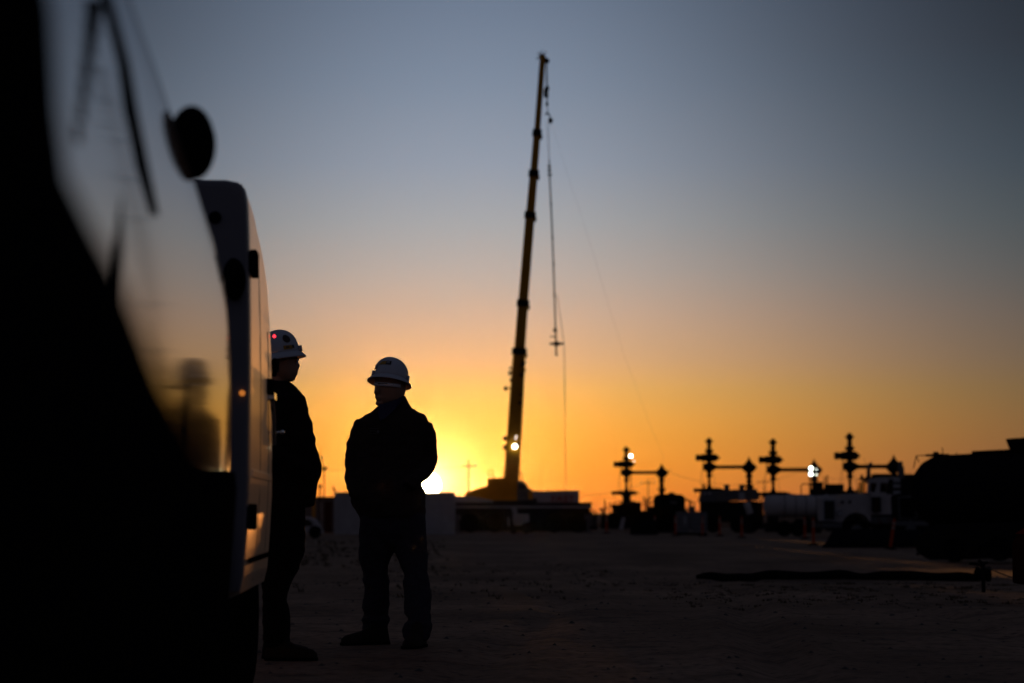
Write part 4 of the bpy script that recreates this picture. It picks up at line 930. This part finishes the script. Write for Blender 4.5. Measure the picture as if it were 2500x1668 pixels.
# white tank on trailer
Y = 128; wt, cx = far('tank_trailer', 1925, Y, 'white banded horizontal tank on a dark trailer, left of the white truck', 'tank trailer')
X = lambda px: W(px, 0, Y).x - cx
r_ = (zz(1207, Y) - zz(1263, Y)) / 2; zc = (zz(1207, Y) + zz(1263, Y)) / 2
prof = [(X(1855), .05), (X(1856), r_ * .5), (X(1859), r_ * .82), (X(1865), r_ * .96), (X(1874), r_), (X(2006), r_), (X(2014), r_ * .9), (X(2020), r_ * .5), (X(2021), .05)]
part(MB().lathe((0, 0, zc), prof, 'X', 32), 'tank', 'white', wt, smooth=True)
for a in (1903, 1929, 1954, 1978): part(MB().lathe((0, 0, zc), [(X(a), r_ + .004), (X(a) + .05, r_ + .004)], 'X', 32), 'band', 'grey', wt)
part(MB().box((X(1937), 0, .55), (X(2020) - X(1850), 1.1, .28)), 'chassis', 'steel', wt)
for a in (1870, 1960): part(MB().box((X(a), 0, .85), (.2, 1.0, .4)), 'saddle', 'steel', wt)
for a in (1902, 1935): part(MB().lathe((X(a), -.5, .42), [(-.13, .15), (-.13, .42), (.13, .42), (.14, .15)], 'Y', 18), 'wheel', 'black', wt)
mb = MB(); 
for a, b_ in (((1946, 1207), (1946, 1186)), ((1946, 1186), (1949, 1182)), ((1949, 1182), (1970, 1182)), ((1968, 1207), (1968, 1182))): mb.tube([(X(a[0]), 0, zz(a[1], Y)), (X(b_[0]), 0, zz(b_[1], Y))], .03, 6)
part(mb, 'handrail', 'steel', wt); part(MB().box((X(1885), 0, zz(1206, Y)), (.95, .5, .08)), 'catwalk', 'steel', wt)
mb = MB(); mb.box((X(1985), 0, zz(1200, Y)), (.7, .6, .35)); mb.box((X(1990), .1, zz(1188, Y)), (.35, .5, .5)); mb.box((X(1974), .1, zz(1182, Y)), (.35, .3, .12)); part(mb, 'valve_box', 'steel', wt)
# lit light towers
def tower(px, Y, lamps, label, seedm):
    t_, cx = far('light_tower', px, Y, label, 'light tower')
    part(MB().box((0, 0, .5), (1.4, 1, .8)), 'trailer', 'steel', t_); top = max(zz(b_, Y) for a, b_, r, m in lamps)
    mb = MB()
    for a in seedm: mb.tube([(W(a, 0, Y).x - cx, .1, .5), (W(a, 0, Y).x - cx, .1, top)], .035, 8)
    part(mb, 'mast', 'steel', t_)
    for a, b_, r, m in lamps: part(MB().lathe((W(a, 0, Y).x - cx, -.1, zz(b_, Y)), [(0, .01), (0, r), (.08, r * 1.1), (.1, r * .3)], 'Y', 14), 'lamp_head', m, t_)
tower(1536, 200, ((1536, 1113.5, .12, 'lampw'), (1544, 1126, .05, 'lampd')), 'light tower with one bright lamp beside the leftmost wellhead', (1536,))
tower(1973, 138, ((1970, 1143.5, .085, 'lampw'), (1969.5, 1157.5, .09, 'lampw'), (1983, 1146, .016, 'lampw'), (1983, 1159, .02, 'lampw')), 'light tower with four lit lamps beside the third wellhead riser', (1967, 1978))
# black crates beyond the truck
for a, b_, tp, Yc, lb in ((2020, 2056, 1182, 165, 'black steel crate stacked left of the tallest wellhead'), (2133, 2170, 1157, 150, 'black flat topped box behind the white truck roof'), (2188, 2262, 1158, 148, 'wide black box behind the second truck, left of the big tank')):
    k_, cx = far('equipment_box', (a + b_) / 2, Yc, lb, 'equipment box'); w = W(b_, 0, Yc).x - W(a, 0, Yc).x; h = zz(tp, Yc)
    part(MB().box((0, 0, h / 2), (w, 1.6, h)), 'shell', 'steel', k_, bevel=.02)
    mb = MB()
    for i in range(5): mb.box((-w / 2 + w * i / 4, -.82, h / 2), (.06, .05, h - .1))
    part(mb, 'ribs', 'steel', k_)

# ------------------------------------------------------------------ white conventional truck
Y = 106; tr, cx = far('semi_truck', 2070, Y, 'white long nosed truck facing left with a chrome grille and curved exhaust', 'truck')
X = lambda px: W(px, 0, Y).x - cx
Zp = lambda py: zz(py, Y)
def poly(P, y0, y1): return MB().prism([(X(a), Zp(b_)) for a, b_ in P], y0, y1)
arch = [(2037 + 0, 1274)] + [(2070 - 33 * math.cos(R(t_)), 1282 - 30 * math.sin(R(t_))) for t_ in range(20, 161, 10)] + [(2103, 1274)]
hood = [(1991, 1222), (1992, 1214), (2008, 1210), (2060, 1206), (2096, 1204), (2104, 1206), (2104, 1272)] + arch[::-1] + [(2028, 1274), (1992, 1272)]
part(poly(hood, -1.0, .9), 'hood', 'white', tr)
cab = [(2094, 1206), (2098, 1176), (2101, 1169), (2110, 1166.5), (2170, 1166), (2174, 1170), (2174, 1256), (2104.5, 1256), (2104.5, 1206)]
mbc = poly([(2096, 1206.5), (2098, 1202), (2174, 1203), (2174, 1256), (2104.5, 1256), (2104.5, 1206.5)], -1.1, 1.1)
for P_ in ([(2098, 1179.5), (2101, 1169), (2110, 1166.5), (2170, 1166), (2174, 1170), (2174, 1179.5)],):
    q_ = poly(P_, -1.1, 1.1); mbc.add(q_.v, q_.f)
for P_ in ([(2097, 1179.5), (2104, 1179.5), (2103, 1204), (2095.5, 1204)], [(2120, 1179.5), (2128, 1179.5), (2126, 1204), (2114, 1204)], [(2160, 1179.5), (2174, 1179.5), (2174, 1204), (2160, 1204)]):
    for ya, yb in ((-1.098, -1.0), (1.0, 1.098)):
        q_ = poly(P_, ya, yb); mbc.add(q_.v, q_.f)
cb_ = part(mbc, 'cab', 'white', tr)
part(poly([(2130, 1196), (2134, 1186), (2140, 1186), (2142, 1204), (2130, 1204)], -.5, 0), 'seat', 'black', cb_); part(poly([(2152, 1179.5), (2160, 1179.5), (2160, 1204), (2148, 1204)], -.6, .9), 'cab_lining', 'black', cb_)
part(poly([(2089, 1170), (2096, 1166), (2118, 1165), (2118, 1168), (2096, 1171)], -1.1, 1.1), 'sun_visor', 'steel', tr)
part(poly([(2103.5, 1180), (2121, 1180), (2115, 1203), (2103, 1203)], -1.06, -1.04), 'window', 'glass', cb_)
part(poly([(2127, 1180), (2161, 1180), (2161, 1203), (2125, 1203)], -1.06, -1.04), 'window', 'glass', cb_)
part(poly([(2091, 1176), (2094.5, 1176), (2093, 1206), (2088, 1206)], -1.0, 1.0), 'windscreen', 'glass', cb_)
mb = poly([(1988, 1219), (2019, 1219), (2020, 1272), (1988, 1272)], -1.16, -1.02); gr = part(mb, 'grille_surround', 'pale', tr)
part(poly([(1993, 1223), (2017, 1223), (2017, 1268), (1993, 1268)], -1.2, -1.165), 'grille_mesh', 'black', gr)
mb = MB()
for i in range(6): mb.box((X(1995.5 + i * 4), -1.21, Zp(1245)), (.015, .02, .78))
part(mb, 'grille_bars', 'grey', gr)
part(poly([(1984, 1276), (2036, 1276), (2034, 1288), (1986, 1288)], -1.2, .9), 'bumper', 'grey', tr)
part(MB().lathe((X(2030), -1.1, Zp(1252)), [(-.05, .05), (-.1, .11), (.05, .12)], 'Y', 14), 'headlight', 'pale', tr)
part(poly([(2106, 1214), (2127, 1214), (2127, 1250), (2106, 1250)], -1.3, -1.12), 'air_cleaner', 'steel', tr)
part(poly([(2112, 1216), (2119, 1216), (2119, 1248), (2112, 1248)], -1.34, -1.31), 'chrome_strip', 'rust', tr)
mb = MB(); mb.tube([(X(2116), .9, Zp(1170)), (X(2116.5), .9, Zp(1142)), (X(2119), .9, Zp(1134)), (X(2124), .9, Zp(1129))], [.09, .085, .085, .06], 12); mb.lathe((X(2115), .9, Zp(1172)), [(0, .16), (.2, .1)], 'Z', 12); part(mb, 'exhaust_stack', 'grey', tr, smooth=True)
mb = MB(); mb.tube([(X(2177), -.95, Zp(1250)), (X(2177), -.95, Zp(1128))], .11, 12); mb.tube([(X(2184), -.7, Zp(1250)), (X(2184), -.7, Zp(1140))], .08, 12); part(mb, 'rear_stack', 'grey', tr)
mb = MB()
for a in (1217, 1226): mb.lathe((X(2037 + (a - 1217) * 2), -1.03, Zp(1226)), [(-.02, .07), (0, .07)], 'Y', 10)
part(mb, 'hood_vent', 'black', tr)
for a in (2070, 2200, 2232):
    wh = part(MB().lathe((X(a), -.88, .5), [(-.14, .2), (-.14, .46), (-.08, .5), (.14, .5), (.15, .2)], 'Y', 26), 'wheel', 'black', tr)
    part(MB().lathe((X(a), -1.04, .5), [(-.02, .05), (-.03, .12), (0, .22), (.03, .26), (.05, .1)], 'Y', 20), 'rim', 'grey', wh)
part(poly([(2104, 1262), (2178, 1262), (2178, 1280), (2104, 1280)], -1.05, -.5), 'fuel_tank', 'grey', tr, bevel=.08)
part(MB().box((X(2130), 0, .75), (5.2, .9, .3)), 'frame_rail', 'steel', tr)
mb = MB()
for a, b_ in ((2123, 1268), (2127, 1276), (2148, 1268), (2152, 1276)): mb.box((X(a), -1.08, Zp(b_)), (.08, .03, .06))
part(mb, 'side_reflector', 'red', tr)
mb = MB(); mb.box((X(2092), 0, Zp(1163)), (.1, .1, .14)); mb.box((X(2126), 0, Zp(1163)), (.25, .2, .1)); part(mb, 'roof_lamp', 'steel', cb_)
mb = MB(); mb.tube([(X(2096), -1.1, Zp(1166)), (X(2090), -1.1, Zp(1120))], .008, 5); part(mb, 'antenna', 'wire', cb_)
# second truck facing the camera
Y = 98; t2, cx = far('semi_truck', 2200, Y, 'dark truck facing the camera, tall pale framed grille beside the big tank', 'truck')
X = lambda px: W(px, 0, Y).x - cx; Zp = lambda py: zz(py, Y)
gs = part(poly([(2178, 1213), (2221, 1209), (2223, 1267), (2180, 1268)], -.12, 0), 'grille_surround', 'grey', t2)
part(poly([(2181.5, 1216), (2218, 1215), (2219.5, 1264), (2183, 1264)], -.16, -.125), 'grille_mesh', 'black', gs)
mb = MB()
for i in range(7): mb.box((X(2185 + i * 5), -.17, Zp(1240)), (.014, .012, .8))
part(mb, 'grille_bars', 'steel', gs)
part(poly([(2176, 1215), (2180, 1207), (2224, 1200), (2250, 1204), (2250, 1270), (2178, 1269)], 0.005, 1.6), 'hood', 'steel', t2)
part(poly([(2180, 1206), (2186, 1168), (2246, 1166), (2250, 1204)], 1.6, 3.2), 'cab', 'steel', t2)
part(poly([(2172, 1272), (2252, 1272), (2250, 1284), (2174, 1284)], -.2, .1), 'bumper', 'grey', t2)
mb = MB()
for k, b_ in enumerate((1172, 1186, 1202)): mb.box((X(2189), -.05 + 1.4, Zp(b_)), (.28, .1, .14))
part(mb, 'mirror_bracket', 'pale', t2)
part(MB().lathe((X(2209), -.1, Zp(1277)), [(-.05, .05), (-.1, .10), (.05, .11)], 'Y', 14), 'headlight', 'pale', t2)
for s_ in (2186, 2244): part(MB().lathe((X(s_), .5, .5), [(-.15, .2), (-.15, .48), (.15, .48), (.15, .2)], 'X', 22), 'wheel', 'black', t2)

# ------------------------------------------------------------------ big black tank at the right
Y0, Y1 = 62., 59.6
A = W(2243, 1190, Y0); B = W(2620, 1190, Y1)
bt_ = thing('tanker_trailer', (A.x, Y0, -.43), 'huge black horizontal tank running out of the picture at right', 'tank trailer')
d = Vector((B.x - A.x, Y1 - Y0, 0)); ln = d.length; ang = math.atan2(d.y, d.x); bt_.rotation_euler = (0, R(-1.8), ang)
r_ = (W(2290, 1114, 62).z - W(2290, 1292, 62).z) / 2; zc = (W(2290, 1114, 62).z + W(2290, 1292, 62).z) / 2 + .43
part(MB().lathe((0, 0, zc), [(0, .06), (.04, r_ * .45), (.14, r_ * .66), (.32, r_ * .85), (.55, r_ * .96), (.85, r_), (ln + 2, r_)], 'X', 48), 'tank', 'tankm', bt_, smooth=True)
mb = MB(); mb.tube([(.08, -.3, zc + r_ * .66), (.17, -.3, zc + r_ * 1.0), (.45, -.3, zc + r_ * 1.0)], .014, 6); mb.tube([(.18, -.3, zc + r_ * .98), (.24, -.3, zc + r_ * .82)], .014, 6); part(mb, 'front_guard', 'steel', bt_)
mb = MB(); mb.box((.62, 0, zc + r_ - .0), (.42, .5, .06)); mb.box((.58, 0, zc + r_ + .05), (.06, .2, .08)); mb.tube([(.78, 0, zc + r_), (.76, 0, zc + r_ + .19)], .012, 6); mb.tube([(1.15, 0, zc + r_), (1.15, 0, zc + r_ + .05)], .012, 6); part(mb, 'top_walkway', 'steel', bt_)
mb = MB(); mb.box((2.9, 0, zc + r_ + .02), (2.4, .6, .06)); part(mb, 'hatch_plate', 'steel', bt_)
part(MB().lathe((3.0, 0, zc + r_ + .04), [(0, .38), (.25, .46), (.27, .46), (.29, .1)], 'Z', 20), 'dome_hatch', 'steel', bt_)
mb = MB(); mb.prism([(.25, .62), (.9, .95), (6.2, .95), (6.2, .06), (.7, .06), (.35, .25)], -.9, .9); part(mb, 'skirt', 'steel', bt_, bevel=.05)
for x in (1.4, 2.6, 4.2): part(MB().lathe((x, -.9, .30), [(-.1, .1), (-.1, .30), (.1, .30), (.1, .1)], 'Y', 18), 'wheel', 'black', bt_)
mb = MB()
mb.tube([(.4, -.98, .2)] + [(.4 + i * .35, -.98, .16 + .24 * (i % 2)) for i in range(1, 14)], .03, 6)
part(mb, 'side_hose', 'steel', bt_)

# black liner berm in front of the two trucks
cx = W(2130, 0, 88).x; lb_ = thing('liner_berm', (cx, 88, -.43), 'low black lined berm on the dirt in front of the two trucks', 'berm'); mb = MB(); rs = []
for i in range(33):
    px = 2000 + 262 * i / 32; x = W(px, 0, 88).x - cx; e_ = min(1, i / 3, (32 - i) / 3 + .2) ; h_ = (.66 + .07 * noise.noise(Vector((x * 1.3, 0, 8)))) * max(.12, e_) ; dy = .15 * noise.noise(Vector((x, 5, 8)))
    rs.append([Vector((x, dy - .9, -.03)), Vector((x, dy - .55, h_ * .6)), Vector((x, dy - .2, h_)), Vector((x, dy + .2, h_)), Vector((x, dy + .55, h_ * .6)), Vector((x, dy + .9, -.03))])
mb.rings(rs); part(mb, 'liner', 'tankm', lb_, smooth=True)

# long black hose on the dirt, stake, red generator at right edge
mb = MB(); pts = []
for i in range(40):
    px = 1700 + i * 17.4; Yh = 38.0 - i * .06; x = W(px, 1300, Yh).x; pts.append(Vector((x, Yh, gz(x, Yh) + .04 + .012 * math.sin(i * .7))))
tag(MB().tube(pts, [.03, .05, .065, .08] + [.09] * 34 + [.08, .06], 12).build('black_hose', M['black'], smooth=True), 'thick black hose lying across the dirt in front of the tank', 'hose')
q = pts[-1]; vv = thing('hose_valve', (q.x + .12, q.y, gz(q.x, q.y)), 'black valve fitting on the right end of the long hose', 'valve')
part(MB().lathe((0, 0, .1), [(-.12, .07), (-.1, .12), (-.06, .12), (-.05, .09), (.05, .09), (.06, .12), (.1, .12), (.12, .05)], 'X', 14), 'valve_body', 'black', vv); part(MB().tube([(0, 0, .18), (-.04, 0, .24), (-.2, 0, .26)], .018, 6), 'valve_handle', 'black', vv)
Ys = 27.; x = W(2401, 1440, Ys).x; stk = thing('stake', (x, Ys, gz(x, Ys)), 'short dark stake with a cable tied on, near the right edge', 'stake')
part(MB().tube([(0, 0, -.05), (0, 0, .34)], .022, 8), 'shaft', 'steel', stk); part(MB().tube([(-.05, 0, .36), (0, 0, .33), (.05, 0, .34)], .018, 6), 'hook', 'steel', stk)
mb = MB(); tag(mb.tube([(x, Ys, gz(x, Ys) + .3), (x + .2, Ys - .3, gz(x, Ys) + .2), (x + .5, Ys - .7, gz(x, Ys) + .12), (x + .9, Ys - 1.2, gz(x, Ys) + .15)], .007, 6).build('ground_cable', M['wire']), 'thin cable slung from the stake to the red machine', 'cable')
Yr = 22.; x = W(2500, 1440, Yr).x + .33 + .17; rg = thing('generator', (x, Yr, gz(x, Yr)), 'dark red machine cut off by the right edge of the picture', 'generator')
part(MB().prism([(-.42, .22), (-.42, .60), (-.36, .68), (.6, .68), (.6, .22)], 0, .9), 'housing', 'rust', rg, bevel=.02)
part(MB().prism([(-.40, .684), (-.28, .76), (.6, .80), (.6, .684)], .05, .85), 'top_cover', 'red', rg)
part(MB().box((0.1, .45, .12), (.8, .8, .14)), 'skid', 'black', rg)
part(MB().lathe((-.30, -.01, .48), [(-.01, .012), (0, .03)], 'Y', 12), 'reflector', 'chrome', rg); part(MB().box((-.26, -.01, .34), (.05, .02, .12)), 'latch', 'grey', rg)

# ------------------------------------------------------------------ thin dusty air
hz = MB().box((0, 1270, 55), (3100, 2690, 114)).build('haze', M['wire'])
hz.data.materials.clear(); hm = bpy.data.materials.new('dusty_air'); hm.use_nodes = True; ht = hm.node_tree
for n in list(ht.nodes): ht.nodes.remove(n)
pv = ht.nodes.new('ShaderNodeVolumePrincipled'); pv.inputs['Density'].default_value = 1.3e-6; pv.inputs['Anisotropy'].default_value = .975; pv.inputs['Color'].default_value = (1, .85, .6, 1)
ho_ = ht.nodes.new('ShaderNodeOutputMaterial'); ht.links.new(pv.outputs[0], ho_.inputs['Volume'])
hz.data.materials.append(hm); tag(hz, 'thin dusty air glowing around the low sun', 'haze', kind='stuff')
for o in bpy.data.objects:
    if o.name.startswith('ground') and o.get('kind') == 'structure': pass
